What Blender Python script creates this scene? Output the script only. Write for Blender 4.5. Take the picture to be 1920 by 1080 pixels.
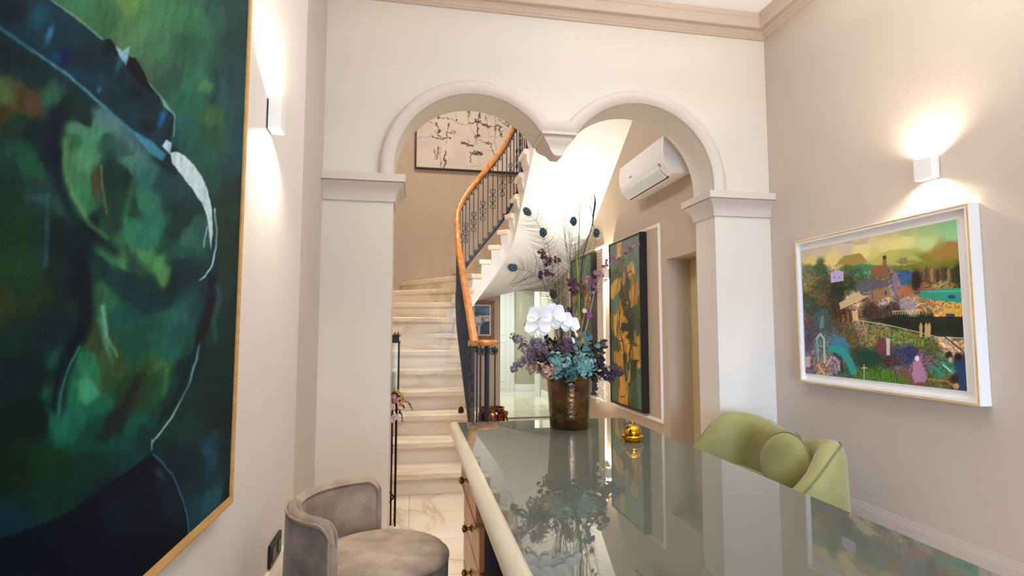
import bpy, bmesh, math, random
import numpy as np
from mathutils import Vector, Matrix, noise as mnoise

for _o in list(bpy.data.objects):
    bpy.data.objects.remove(_o, do_unlink=True)
SC = bpy.context.scene
COL = SC.collection
PI = math.pi

# ------------------------------------------------------------------ camera
H = 1.16
FPX = 1024.0
YAW, PITCH, ROLL = math.radians(10.36), math.radians(4.344), math.radians(0.058)
_cy, _sy, _cp, _sp = math.cos(YAW), math.sin(YAW), math.cos(PITCH), math.sin(PITCH)
FWD = np.array([_sy*_cp, _cy*_cp, _sp])
_rt = np.array([_cy, -_sy, 0.0])
_up = np.cross(_rt, FWD)
RT = _rt*math.cos(ROLL)+_up*math.sin(ROLL)
UP = -_rt*math.sin(ROLL)+_up*math.cos(ROLL)

cam_d = bpy.data.cameras.new('camera')
cam_d.sensor_width = 36.0
cam_d.lens = 36.0*FPX/1920.0
cam_d.clip_start = 0.02
cam = bpy.data.objects.new('camera', cam_d)
COL.objects.link(cam)
cam.matrix_world = Matrix(((RT[0], UP[0], -FWD[0], 0), (RT[1], UP[1], -FWD[1], 0), (RT[2], UP[2], -FWD[2], H), (0, 0, 0, 1)))
SC.camera = cam

# ------------------------------------------------------------------ world, exposure, large lights
SC.view_settings.view_transform = 'Standard'
SC.view_settings.look = 'None'
SC.view_settings.exposure = 0.22
SC.view_settings.gamma = 1.0
SC.view_settings.use_curve_mapping = False
wd = bpy.data.worlds.new('world'); SC.world = wd; wd.use_nodes = True
wd.node_tree.nodes['Background'].inputs[0].default_value = (0.75, 0.85, 1.0, 1)
wd.node_tree.nodes['Background'].inputs[1].default_value = 0.6

WARM = (1.0, 0.80, 0.58)
NEUT = (1.0, 0.90, 0.78)
COOL = (0.78, 0.86, 1.0)
def area(name, loc, to, w, h, power, color, spread=PI):
    d = bpy.data.lights.new(name, 'AREA'); d.shape = 'RECTANGLE'; d.size = w; d.size_y = h
    d.energy = power; d.color = color; d.spread = spread
    o = bpy.data.objects.new(name, d); COL.objects.link(o); o.location = loc
    o.rotation_euler = (Vector(to)-Vector(loc)).to_track_quat('-Z', 'Y').to_euler()
    return o
def spot(name, loc, to, power, color, angle=100, blend=0.6, radius=0.03):
    d = bpy.data.lights.new(name, 'SPOT'); d.energy = power; d.color = color
    d.spot_size = math.radians(angle); d.spot_blend = blend; d.shadow_soft_size = radius
    o = bpy.data.objects.new(name, d); COL.objects.link(o); o.location = loc
    o.rotation_euler = (Vector(to)-Vector(loc)).to_track_quat('-Z', 'Y').to_euler()
    return o
# daylight through the glazed door behind the camera
area('daylight', (0.7, -2.30, 1.05), (0.9, 3.0, 0.9), 2.0, 1.9, 34, (0.74, 0.82, 1.0))
area('daylight_low', (0.4, -2.28, 0.9), (1.7, 3.0, 0.35), 1.0, 1.2, 9, (0.46, 0.68, 1.0), math.radians(42))
# added unseen ceiling fill lights for the reception room (fixtures built below)
ROOM_FILLS = [(-0.05, 0.9), (1.75, 0.9), (0.85, 1.9), (0.85, -0.6)]
for _x, _y in ROOM_FILLS:
    area('ceiling_fill_lamp', (_x, _y, 3.10), (_x, _y, 0), 0.30, 0.30, 6.0, (1.0, 0.955, 0.92))
# added uplight brightening the white ceiling, in an unseen bowl built below
area('ceiling_uplight_fill', (1.3, 1.5, 2.66), (1.3, 1.5, 4), 0.34, 0.34, 24, (1.0, 0.985, 0.98))
# light of the stair hall: overhead stairwell lamp, then added unseen fill lamps
area('stairwell_lamp', (0.5, 5.2, 4.95), (0.5, 5.2, 0), 0.7, 0.7, 50, (1.0, 0.91, 0.82))
area('soffit_fill_lamp', (0.35, 3.40, 2.86), (1.1, 5.8, 2.0), 0.5, 0.12, 14, (0.92, 0.96, 1.0))  # added fill for the soffit, unseen behind the arch wall
spot('understair_fill_lamp', (1.2, 3.42, 2.62), (0.95, 7.1, 1.05), 60, NEUT, 46, 0.6, 0.04)  # added fill for the dim area under the stairs
area('soffit_uplight_fill', (1.35, 5.1, 0.10), (1.3, 5.3, 3), 0.16, 0.16, 6.5, (1.0, 0.96, 0.9), math.radians(130))  # added fill lifting the soffit from below
# back passage beyond the glass
area('passage_lamp', (1.5, 9.0, 2.3), (1.5, 9.0, 0), 0.6, 0.6, 44, (1.0, 1.0, 0.97))

# ------------------------------------------------------------------ helpers
def lin(c):
    return tuple(((v/255.0)/12.92 if v/255.0 <= 0.04045 else ((v/255.0+0.055)/1.055)**2.4) for v in c)
def at(px, py, Y):
    d = RT*(px-960)/FPX-UP*(py-540)/FPX+FWD
    t = Y/d[1]
    return Vector((d[0]*t, Y, H+d[2]*t))

MATS = {}
def mat(name, col, rough=0.5, metal=0.0, noise=0.0, nscale=8.0, bump=0.0, bscale=60.0, col2=None, spec=0.5, sheen=0.0, coat=0.0, detail=4.0, stretch=None, emit=None):
    if name in MATS: return MATS[name]
    m = bpy.data.materials.new(name); m.use_nodes = True
    nt = m.node_tree; N = nt.nodes; L = nt.links; b = N['Principled BSDF']
    c = lin(col) if max(col) > 1.001 else col
    b.inputs['Base Color'].default_value = (*c, 1)
    b.inputs['Roughness'].default_value = rough
    b.inputs['Metallic'].default_value = metal
    b.inputs['Specular IOR Level'].default_value = spec
    if sheen: b.inputs['Sheen Weight'].default_value = sheen; b.inputs['Sheen Roughness'].default_value = 0.4
    if coat: b.inputs['Coat Weight'].default_value = coat; b.inputs['Coat Roughness'].default_value = 0.05
    if emit: b.inputs['Emission Color'].default_value = (*emit[:3], 1); b.inputs['Emission Strength'].default_value = emit[3]
    tc = N.new('ShaderNodeTexCoord'); src = tc.outputs['Object']
    if stretch:
        mp = N.new('ShaderNodeMapping'); mp.inputs['Scale'].default_value = stretch; L.new(src, mp.inputs[0]); src = mp.outputs[0]
    if noise or col2:
        n = N.new('ShaderNodeTexNoise'); n.inputs['Scale'].default_value = nscale; n.inputs['Detail'].default_value = detail
        L.new(src, n.inputs['Vector'])
        r = N.new('ShaderNodeValToRGB')
        c2 = lin(col2) if col2 else tuple(v*(1-noise) for v in c)
        r.color_ramp.elements[0].position = 0.35; r.color_ramp.elements[1].position = 0.65
        r.color_ramp.elements[0].color = (*c2, 1); r.color_ramp.elements[1].color = (*c, 1)
        L.new(n.outputs['Fac'], r.inputs[0]); L.new(r.outputs[0], b.inputs['Base Color'])
    if bump:
        n2 = N.new('ShaderNodeTexNoise'); n2.inputs['Scale'].default_value = bscale; L.new(src, n2.inputs['Vector'])
        bp = N.new('ShaderNodeBump'); bp.inputs['Strength'].default_value = bump; bp.inputs['Distance'].default_value = 0.01
        L.new(n2.outputs['Fac'], bp.inputs['Height']); L.new(bp.outputs[0], b.inputs['Normal'])
    MATS[name] = m
    return m

class MB:
    def __init__(s): s.v = []; s.f = []
    def add(s, vs, fs):
        o = len(s.v); s.v += [tuple(v) for v in vs]; s.f += [tuple(i+o for i in f) for f in fs]
    def box(s, x0, y0, z0, x1, y1, z1):
        s.add([(x0,y0,z0),(x1,y0,z0),(x1,y1,z0),(x0,y1,z0),(x0,y0,z1),(x1,y0,z1),(x1,y1,z1),(x0,y1,z1)],
              [(0,3,2,1),(4,5,6,7),(0,1,5,4),(1,2,6,5),(2,3,7,6),(3,0,4,7)])
    def loops(s, ls, close=True, caps=True):
        n = len(ls[0]); vs = [p for l in ls for p in l]; fs = []
        for i in range(len(ls)-1):
            for j in range(n if close else n-1):
                k = (j+1) % n
                fs.append((i*n+j, i*n+k, (i+1)*n+k, (i+1)*n+j))
        if caps and close:
            fs.append(tuple(range(n))[::-1]); fs.append(tuple((len(ls)-1)*n+j for j in range(n)))
        s.add(vs, fs)
    def lathe(s, prof, c=(0,0,0), n=32, axis='z', caps=True):
        ls = []
        for r, z in prof:
            l = []
            for j in range(n):
                a = 2*PI*j/n
                p = (r*math.cos(a), r*math.sin(a), z)
                if axis == 'x': p = (p[2], p[0], p[1])
                if axis == 'y': p = (p[0], p[2], p[1])
                l.append((p[0]+c[0], p[1]+c[1], p[2]+c[2]))
            ls.append(l)
        s.loops(ls, True, caps)
    def tube(s, pts, r, n=6, flat=None, caps=True):
        pts = [Vector(p) for p in pts]; ls = []
        rr = r if isinstance(r, (list, tuple)) else [r]*len(pts)
        up = None
        for i, p in enumerate(pts):
            t = (pts[min(i+1, len(pts)-1)]-pts[max(i-1, 0)])
            if t.length < 1e-9: t = Vector((0,0,1))
            t.normalize()
            if up is None:
                up = Vector((0,0,1)) if abs(t.z) < 0.9 else Vector((1,0,0))
            a = t.cross(up)
            if a.length < 1e-5: a = t.cross(Vector((0.3,1,0.2)))
            a.normalize(); b = a.cross(t); b.normalize(); up = b
            w = flat[0] if flat else 1; h = flat[1] if flat else 1
            ls.append([tuple(p+a*(math.cos(2*PI*j/n+PI/n)*rr[i]*w)+b*(math.sin(2*PI*j/n+PI/n)*rr[i]*h)) for j in range(n)])
        s.loops(ls, True, caps)
    def prism(s, poly, z0, z1):
        n = len(poly)
        s.add([(x,y,z0) for x,y in poly]+[(x,y,z1) for x,y in poly],
              [tuple(range(n))[::-1], tuple(range(n, 2*n))]+[(i,(i+1)%n,(i+1)%n+n,i+n) for i in range(n)])
    def build(s, name, m, parent=None, smooth=None, bevel=0, seg=2, kind=None, label=None, loc=None):
        me = bpy.data.meshes.new(name); me.from_pydata(s.v, [], s.f); me.validate(); me.update()
        bm = bmesh.new(); bm.from_mesh(me); bmesh.ops.recalc_face_normals(bm, faces=bm.faces); bm.to_mesh(me); bm.free()
        if loc is not None:
            me.transform(Matrix.Translation(-Vector(loc)))
        o = bpy.data.objects.new(name, me); COL.objects.link(o); me.materials.append(m)
        if loc is not None: o.location = loc
        if smooth is not None:
            for p in me.polygons: p.use_smooth = True
            me.set_sharp_from_angle(angle=math.radians(smooth))
        if bevel:
            bv = o.modifiers.new('bevel', 'BEVEL'); bv.width = bevel; bv.segments = seg; bv.limit_method = 'ANGLE'; bv.angle_limit = math.radians(40)
            for p in me.polygons: p.use_smooth = True
            if smooth is None: me.set_sharp_from_angle(angle=math.radians(50))
        if parent:
            o.parent = parent
            o.matrix_parent_inverse = Matrix.Translation(-parent.location) if parent.rotation_euler[2] == 0 else parent.matrix_basis.inverted()
        if kind: o['kind'] = kind
        if label: o['label'] = label
        return o
def thing(name, label, cat, loc=(0,0,0), group=None):
    o = bpy.data.objects.new(name, None); COL.objects.link(o); o.location = loc; o.empty_display_size = 0.05
    o['label'] = label; o['category'] = cat
    if group: o['group'] = group
    return o
def tag(o, label, cat, group=None):
    o['label'] = label; o['category'] = cat
    if group: o['group'] = group
    return o
def struct(o):
    o['kind'] = 'structure'; return o
def catmull(pts, n=8):
    pts = [Vector(p) for p in pts]; P = [pts[0]*2-pts[1]]+pts+[pts[-1]*2-pts[-2]]; out = []
    for i in range(1, len(P)-2):
        for k in range(n):
            t = k/n
            out.append(0.5*((2*P[i])+(P[i+1]-P[i-1])*t+(2*P[i-1]-5*P[i]+4*P[i+1]-P[i+2])*t*t+(3*P[i]-P[i-1]-3*P[i+1]+P[i+2])*t**3))
    out.append(pts[-1]); return out

# ------------------------------------------------------------------ materials
M_ARCH = mat('cream plaster', (0.74, 0.69, 0.615), 0.75, noise=0.06, nscale=1.3, bump=0.05, bscale=90)
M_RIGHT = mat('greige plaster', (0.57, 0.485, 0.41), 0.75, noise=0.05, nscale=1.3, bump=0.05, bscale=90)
M_LEFT = mat('pale plaster', (0.79, 0.745, 0.70), 0.7, noise=0.05, nscale=1.3, bump=0.05, bscale=90)
M_TRIM = mat('moulding paint', (0.66, 0.60, 0.545), 0.6, noise=0.03, nscale=3)
M_CORN = mat('cornice paint', (0.58, 0.47, 0.38), 0.6, noise=0.03, nscale=3)
M_CEIL = mat('ceiling white', (0.95, 0.95, 0.95), 0.8)
M_HALL = mat('hall tan plaster', (0.52, 0.41, 0.305), 0.75, noise=0.06, nscale=1.5, bump=0.04, bscale=90)
M_WHITE = mat('white paint', (0.86, 0.85, 0.83), 0.45)
M_PANEL = mat('panel moulding paint', (0.80, 0.72, 0.62), 0.5)
M_SAGE = mat('sage plaster', (0.45, 0.41, 0.31), 0.8)
M_IRON = mat('wrought iron', (56, 64, 78), 0.45, metal=0.4, noise=0.3, nscale=60)
M_OAK = mat('oak rail', (226, 154, 82), 0.35, col2=(192, 120, 56), nscale=6, stretch=(4, 0.6, 4), coat=0.3)
M_BLACK = mat('black', (14, 12, 12), 0.5)
M_SCONCE = mat('sconce white', (0.85, 0.86, 0.86), 0.4)

def marble(name, base, vein, scale=1.6, rough=0.18, tile=0.0, stretch=(1, 1, 1)):
    m = bpy.data.materials.new(name); m.use_nodes = True; nt = m.node_tree; N = nt.nodes; L = nt.links; b = N['Principled BSDF']
    tc = N.new('ShaderNodeTexCoord')
    mp = N.new('ShaderNodeMapping'); mp.inputs['Rotation'].default_value = (0.3, 0.2, 0.7) if stretch == (1, 1, 1) else (0.03, 0.03, 0.04); mp.inputs['Scale'].default_value = stretch; L.new(tc.outputs['Object'], mp.inputs[0])
    n = N.new('ShaderNodeTexNoise'); n.inputs['Scale'].default_value = scale; n.inputs['Detail'].default_value = 7; n.inputs['Distortion'].default_value = 1.1
    L.new(mp.outputs[0], n.inputs['Vector'])
    r = N.new('ShaderNodeValToRGB'); e = r.color_ramp.elements
    e[0].position = 0.30; e[0].color = (*lin(base), 1); e[1].position = 0.75; e[1].color = (*lin(base), 1)
    for p, c in ((0.45, tuple(int(v*0.975) for v in base)), (0.487, vein), (0.505, tuple(int(v*0.985) for v in base)), (0.60, tuple(min(255, int(v*1.03)) for v in base))):
        q = e.new(p); q.color = (*lin(c), 1)
    L.new(n.outputs['Fac'], r.inputs[0]); out = r.outputs[0]
    n3 = N.new('ShaderNodeTexNoise'); n3.inputs['Scale'].default_value = 0.9; n3.inputs['Detail'].default_value = 3; L.new(tc.outputs['Object'], n3.inputs['Vector'])
    mx = N.new('ShaderNodeMix'); mx.data_type = 'RGBA'; mx.blend_type = 'MULTIPLY'; mx.inputs[0].default_value = 0.8
    r3 = N.new('ShaderNodeValToRGB'); r3.color_ramp.elements[0].position = 0.4; r3.color_ramp.elements[0].color = (1, 0.92, 0.80, 1); r3.color_ramp.elements[1].position = 0.62; r3.color_ramp.elements[1].color = (1, 1, 1, 1)
    L.new(n3.outputs['Fac'], r3.inputs[0]); L.new(out, mx.inputs[6]); L.new(r3.outputs[0], mx.inputs[7]); out = mx.outputs[2]
    if tile:
        br = N.new('ShaderNodeTexBrick'); br.offset = 0.0; br.inputs['Scale'].default_value = 1.0
        br.inputs['Brick Width'].default_value = tile; br.inputs['Row Height'].default_value = tile; br.inputs['Mortar Size'].default_value = 0.002
        br.inputs['Color1'].default_value = (1,1,1,1); br.inputs['Color2'].default_value = (0.97,0.96,0.95,1); br.inputs['Mortar'].default_value = (0.6,0.5,0.4,1)
        L.new(tc.outputs['Object'], br.inputs['Vector'])
        m2 = N.new('ShaderNodeMix'); m2.data_type = 'RGBA'; m2.blend_type = 'MULTIPLY'; m2.inputs[0].default_value = 1
        L.new(out, m2.inputs[6]); L.new(br.outputs['Color'], m2.inputs[7]); out = m2.outputs[2]
    L.new(out, b.inputs['Base Color']); b.inputs['Roughness'].default_value = rough
    return m
M_FLOOR = marble('marble floor', (244, 234, 218), (218, 198, 170), 1.2, 0.14, tile=0.45)
M_STEP = marble('marble steps', (242, 232, 216), (226, 208, 184), 1.3, 0.35, stretch=(0.35, 1.6, 2.2))
M_PFLOOR = marble('pale passage marble', (222, 222, 208), (206, 202, 186), 1.0, 0.08, tile=0.6)

# ------------------------------------------------------------------ room shell
XL, XL2, XR, YA, YB, ZC = -0.462, -0.488, 2.21, 3.05, 3.28, 3.14
SPR = 2.005
b = MB(); b.box(-1.2, -2.6, -0.1, 2.6, 7.10, 0.0)
struct(b.build('floor', M_FLOOR))
b = MB(); b.box(-0.6, -2.6, ZC, 2.4, YA, ZC+0.1)
struct(b.build('ceiling', M_CEIL))
# left wall: main plane steps back slightly before the arch wall
b = MB(); b.prism([(XL, -2.5), (XL, 2.385), (-0.62, 2.385), (-0.62, -2.5)], 0, ZC)
struct(b.build('wall_left', M_LEFT))
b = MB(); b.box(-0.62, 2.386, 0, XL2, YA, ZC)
struct(b.build('wall_left_return', mat('darker return plaster', (0.62, 0.565, 0.52), 0.75, noise=0.04, nscale=1.3)))  # return strip coloured darker than the main left wall
b = MB(); b.box(XR, -2.5, 0, XR+0.15, YA+0.23, ZC)
struct(b.build('wall_right', M_RIGHT))
# rear wall behind the camera with glazed door opening
b = MB(); b.box(-0.6, -2.55, 0, -0.35, -2.4, ZC); b.box(1.75, -2.55, 0, 2.3, -2.4, ZC); b.box(-0.35, -2.55, 2.25, 1.75, -2.4, ZC)
struct(b.build('wall_back', M_LEFT))
b = MB()
for x in (-0.35, 0.67, 1.69): b.box(x, -2.52, 0, x+0.06, -2.46, 2.25)
for z in (0.0, 2.19): b.box(-0.35, -2.52, z, 1.75, -2.46, z+0.06)
struct(b.build('window_1', M_WHITE))

# arch wall
C1, R1, C2, R2, ZA = 0.346, 0.458, 1.34, 0.478, 2.05
def arc(cx, r, a0, a1, n=40): return [(cx+r*math.cos(math.radians(a0+(a1-a0)*i/n)), ZA+r*math.sin(math.radians(a0+(a1-a0)*i/n))) for i in range(n+1)]
ZJ = 2.31
aj1 = math.degrees(math.asin((ZJ-ZA)/R1)); aj2 = math.degrees(math.asin((ZJ-ZA)/R2))
outl = [(XL2, 0), (XL2, ZC), (XR, ZC), (XR, 0), (1.83, 0), (1.83, 1.95)]+arc(C2, R2, 0, 180-aj2)+arc(C1, R1, aj1, 180)+[(-0.112, 1.95), (-0.112, 0)]
b = MB(); n = len(outl)
b.add([(x, YA, z) for x, z in outl]+[(x, YB, z) for x, z in outl], [tuple(range(n)), tuple(range(n, 2*n))[::-1]]+[(i, (i+1) % n, (i+1) % n+n, i+n) for i in range(n)])
struct(b.build('wall_arch', M_ARCH, smooth=30))
b = MB()
prof = [(0, 0.0), (0.0, 0.026), (0.012, 0.036), (0.03, 0.044), (0.05, 0.046), (0.066, 0.040), (0.076, 0.028), (0.080, 0.012), (0.082, 0.0)]
def sweep(b, cx, r, a0, a1, jx, sg, n=60):
    """moulding along an arc, ending in a mitred section at the junction point"""
    ls = []
    for i in range(n+1):
        a = math.radians(a0+(a1-a0)*i/n)
        ls.append([(cx+(r+q)*math.cos(a), YA-p+0.0005, ZA+(r+q)*math.sin(a)) for q, p in prof]+[(cx+(r+0.04)*math.cos(a), YA+0.02, ZA+(r+0.04)*math.sin(a))])
    m = (sg*0.52, 1.0)
    sec = [(jx+m[0]*q, YA-p+0.0005, ZJ+m[1]*q) for q, p in prof]+[(jx+m[0]*0.04, YA+0.02, ZJ+0.04)]
    ls = ls+[sec] if sg > 0 else [sec]+ls
    return ls, sec
J1, J2 = C1+R1*math.cos(math.radians(aj1)), C2-R2*math.cos(math.radians(aj2))
l1, s1 = sweep(b, C1, R1, 180, aj1+5.2, J1, 1); l2, s2 = sweep(b, C2, R2, 180-aj2-5.2, 0, J2, -1)
b.loops(l1+l2)
x0, x1 = J1-0.01, J2+0.01
# straight short stilts down to the capitals
for cx, r, sg in ((C1, R1, -1), (C2, R2, 1)):
    b.loops([[(cx+sg*(r+q), YA-p+0.0005, z) for q, p in prof]+[(cx+sg*(r+0.04), YA+0.02, z)] for z in (SPR-0.01, ZA)])
struct(b.build('trim_1', M_TRIM, smooth=35))
# pendant corbel between the two arches
b = MB(); xm = (x0+x1)/2
ls = []
for z, hw, fr, bk in ((2.312, 0.105, 0.044, 0.0), (2.296, 0.105, 0.044, 0.0), (2.293, 0.088, 0.026, 0.006), (2.276, 0.084, 0.024, 0.008), (2.262, 0.074, 0.018, 0.014), (2.248, 0.062, 0.010, 0.03), (2.234, 0.053, 0.004, 0.055), (2.220, 0.046, 0.002, 0.085), (2.206, 0.040, 0.004, 0.105), (2.194, 0.034, 0.010, 0.115), (2.184, 0.028, 0.018, 0.12), (2.176, 0.022, 0.020, 0.13), (2.171, 0.014, 0.012, 0.14)):
    yb = YB-0.004-bk
    ls.append([(xm-hw, YA-fr, z), (xm+hw, YA-fr, z), (xm+hw, yb, z), (xm-hw, yb, z)])
b.loops(ls[::-1])
struct(b.build('trim_2', M_TRIM, smooth=40))
# capitals
cprof = [(1.862, 0.0), (1.862, 0.010), (1.872, 0.012), (1.895, 0.016), (1.915, 0.024), (1.935, 0.038), (1.950, 0.054), (1.957, 0.060), (1.960, 0.052), (1.963, 0.052), (1.963, 0.066), (SPR, 0.066), (SPR+0.002, 0.0)]
b = MB()
b.loops([[(XL2+0.001, YA-p, z), (-0.112+p, YA-p, z), (-0.112+p, YB+p, z), (XL2+0.001, YB+p, z)] for z, p in cprof])
struct(b.build('trim_3', M_TRIM, smooth=25))
b = MB()
b.loops([[(1.83-p, YA-p, z), (XR-0.001, YA-p, z), (XR-0.001, YB+p, z), (1.83-p, YB+p, z)] for z, p in cprof])
struct(b.build('trim_4', M_TRIM, smooth=25))
# cornice round the room
b = MB()
kp = [(0, 3.015), (0.014, 3.015), (0.014, 3.027), (0.020, 3.030), (0.026, 3.050), (0.036, 3.062), (0.046, 3.058), (0.088, 3.048), (0.092, 3.052), (0.092, 3.105), (0.10, 3.110), (0.10, 3.125), (0.10, ZC-0.001), (0, ZC-0.001)]
b.loops([[(XL2+p, -2.4+p, z), (XR-p, -2.4+p, z), (XR-p, YA-p, z), (XL2+p, YA-p, z)] for p, z in kp], caps=False)
struct(b.build('trim_5', M_CORN, smooth=20))
# baseboards
def bb(name, pts, m, hgt=0.31):
    b = MB(); (ax, ay), (bx, by) = pts; dx, dy = bx-ax, by-ay; l = math.hypot(dx, dy); nx, ny = -dy/l, dx/l
    pr = [(0, 0), (0.022, 0), (0.022, hgt-0.03), (0.018, hgt-0.022), (0.014, hgt-0.012), (0.010, hgt), (0, hgt)]
    b.loops([[(px_+nx*p, py_+ny*p, z) for p, z in pr] for px_, py_ in ((ax, ay), (bx, by))])
    return struct(b.build(name, m, smooth=30))
M_BBR = mat('greige skirting', (0.50, 0.42, 0.37), 0.5)
M_BBL = mat('cream skirting', (0.80, 0.72, 0.60), 0.5)
bb('baseboard_right', ((XR, -2.4), (XR, YA)), M_BBR)
bb('baseboard_left', ((XL, 2.38), (XL, -2.4)), M_BBL, 0.355)

# ------------------------------------------------------------------ stair hall shell
XH, YH, ZH, XHL = 1.87, 7.10, 5.05, -0.75
b = MB(); b.box(XHL-0.15, YB-0.001, 0, XHL, YH, ZH); struct(b.build('wall_hall_left', M_HALL))
# right wall with recessed doorway Y 3.30..3.79
DY0, DY1, DZ = 3.36, 3.79, 1.685
b = MB(); b.box(XH, YB+0.0, 0, XR+0.15, DY0, ZH); b.box(XH, DY0, DZ, XR+0.15, DY1, ZH); b.box(XH, DY1, 0, XR+0.15, YH, ZH)
struct(b.build('wall_hall_right', M_HALL))
b = MB(); b.box(2.06, DY0, 0, 2.09, DY1, DZ)
M_DOOR = mat('tan door', (0.62, 0.49, 0.26), 0.6)
d1 = struct(b.build('door_1', M_DOOR))
b = MB(); b.lathe([(0.0, 0), (0.018, 0), (0.012, 0.012), (0.006, 0.02), (0.006, 0.045), (0.02, 0.05), (0.022, 0.06), (0.0, 0.068)], (0, 0, 0), 16, 'x')
ob = b.build('door_knob', mat('brass', (190, 150, 70), 0.25, metal=1.0), d1); ob.rotation_euler = (0, 0, PI); ob.location = (2.06, DY0+0.06, 0.95)
# back wall: opening to the passage X 1.14..1.87, z 0..1.675
b = MB(); b.box(XHL-0.15, YH, 0, 1.142, YH+0.15, ZH); b.box(1.142, YH, 1.675, XR+0.15, YH+0.15, ZH)
struct(b.build('wall_hall_back', M_HALL))
b = MB(); b.box(XHL-0.15, YA+0.23, ZC, XL2, YB+0.1, ZH); b.box(XHL-0.15, YB-0.0, 0, XL2-0.0, YB+0.12, ZC); b.box(XHL-0.15, YA+0.05, ZC, XR+0.15, YB, ZH)
struct(b.build('wall_hall_front', M_HALL))
b = MB(); b.box(XHL-0.2, YA, ZH, XR+0.2, YH+0.2, ZH+0.1); struct(b.build('ceiling_hall', M_CEIL))
bb('baseboard_hall_right', ((XH, DY1+0.02), (XH, YH)), M_PANEL, 0.16)
b = MB(); b.box(XHL, YH-0.014, 0, 1.14, YH, 0.16); struct(b.build('baseboard_hall_back', M_PANEL))
# wall panel mouldings on the hall's right wall
def panel(name, y0, y1, z0, z1, w=0.028):
    b = MB(); pr = [(0, 0), (0, 0.010), (w*0.3, 0.018), (w*0.7, 0.014), (w, 0.006), (w, 0)]
    b.loops([[(XH-p, y0+q, z0+q), (XH-p, y1-q, z0+q), (XH-p, y1-q, z1-q), (XH-p, y0+q, z1-q)] for q, p in pr], caps=False)
    return struct(b.build(name, M_PANEL, smooth=20))
panel('trim_6', 3.883, 4.895, 0.455, 1.98)
panel('trim_7', 5.12, 6.35, 0.455, 2.0)

# passage beyond the opening
b = MB(); b.box(0.4, 7.10, -0.1, 2.9, 10.8, 0.0); struct(b.build('floor_passage', M_PFLOOR))
b = MB(); b.box(0.4, YH+0.15, 2.4, 2.9, 10.8, 2.5); struct(b.build('ceiling_passage', M_WHITE))
b = MB(); b.box(0.4, 10.56, 0, 1.25, 10.8, 2.4); b.box(1.25, 10.56, 2.1, 1.97, 10.8, 2.4); b.box(1.97, 10.30, 0, 2.9, 10.8, 2.4)
struct(b.build('wall_passage_end', M_SAGE))
b = MB(); b.box(0.4, YH+0.15, 0, 0.5, 10.56, 2.4); struct(b.build('wall_passage_left', M_SAGE))
b = MB(); b.box(2.24, YH+0.15, 0, 2.5, 9.40, 2.4); b.box(2.9, 9.4, 0, 3.0, 10.8, 2.4); struct(b.build('wall_passage_right', M_SAGE))
b = MB(); b.box(1.25, 10.58, 0, 1.90, 10.62, 2.04)
d2 = struct(b.build('door_2', M_WHITE, bevel=0.004))
for z0, z1 in ((0.15, 0.95), (1.05, 1.90)):
    b = MB(); b.loops([[(1.33+q, 10.58-p, z0+q), (1.82-q, 10.58-p, z0+q), (1.82-q, 10.58-p, z1-q), (1.33+q, 10.58-p, z1-q)] for q, p in ((0, 0), (0.01, 0.012), (0.03, 0.012), (0.04, 0))], caps=False)
    b.build('door_panel_moulding', M_WHITE, d2)
b = MB(); b.box(1.895, 10.53, 0, 1.975, 10.57, 2.13); b.box(1.17, 10.53, 0, 1.25, 10.57, 2.13); b.box(1.17, 10.53, 2.05, 1.975, 10.57, 2.13)
struct(b.build('trim_8', M_WHITE, bevel=0.004))
b = MB(); b.box(2.13, 9.38, 0, 2.40, 9.44, 2.2); b.box(2.17, 9.36, 0, 2.21, 9.38, 2.2)
struct(b.build('trim_9', M_WHITE, bevel=0.004))
b = MB(); b.box(1.97, 10.28, 0, 2.9, 10.30, 0.12); b.box(1.95, 10.28, 0, 1.97, 10.56, 0.12)
struct(b.build('baseboard_passage_end', M_WHITE, bevel=0.003))
b = MB(); b.box(2.22, YH+0.15, 0, 2.24, 9.36, 0.12)
struct(b.build('baseboard_passage_right', M_WHITE, bevel=0.003))
# clear green-tinted glass pane closing the opening
def glass(name, tint, rough=0.0, refl=1.0):
    m = bpy.data.materials.new(name); m.use_nodes = True; nt = m.node_tree; N = nt.nodes; L = nt.links
    N.remove(N['Principled BSDF']); out = N['Material Output']
    t = N.new('ShaderNodeBsdfTransparent'); t.inputs[0].default_value = (*tint, 1)
    g = N.new('ShaderNodeBsdfGlossy'); g.inputs['Roughness'].default_value = rough
    f = N.new('ShaderNodeFresnel'); f.inputs[0].default_value = 1.35
    x = N.new('ShaderNodeMixShader'); L.new(f.outputs[0], x.inputs[0]); L.new(t.outputs[0], x.inputs[1]); L.new(g.outputs[0], x.inputs[2]); L.new(x.outputs[0], out.inputs[0])
    return m
M_GLASS = glass('green tinted glass', (0.94, 0.985, 0.965)); M_CLEAR = glass('clear glass', (0.96, 0.98, 0.97))
b = MB(); b.box(1.146, YH+0.03, 0.012, XH-0.004, YH+0.038, 1.671)
pane = b.build('glass_pane', M_GLASS); struct(pane); pane.name = 'window_2'
b = MB(); b.box(1.142, YH+0.02, 0.0, XH, YH+0.05, 0.012); b.build('bottom_track', mat('steel', (120, 120, 115), 0.35, metal=0.8), pane)

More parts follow.
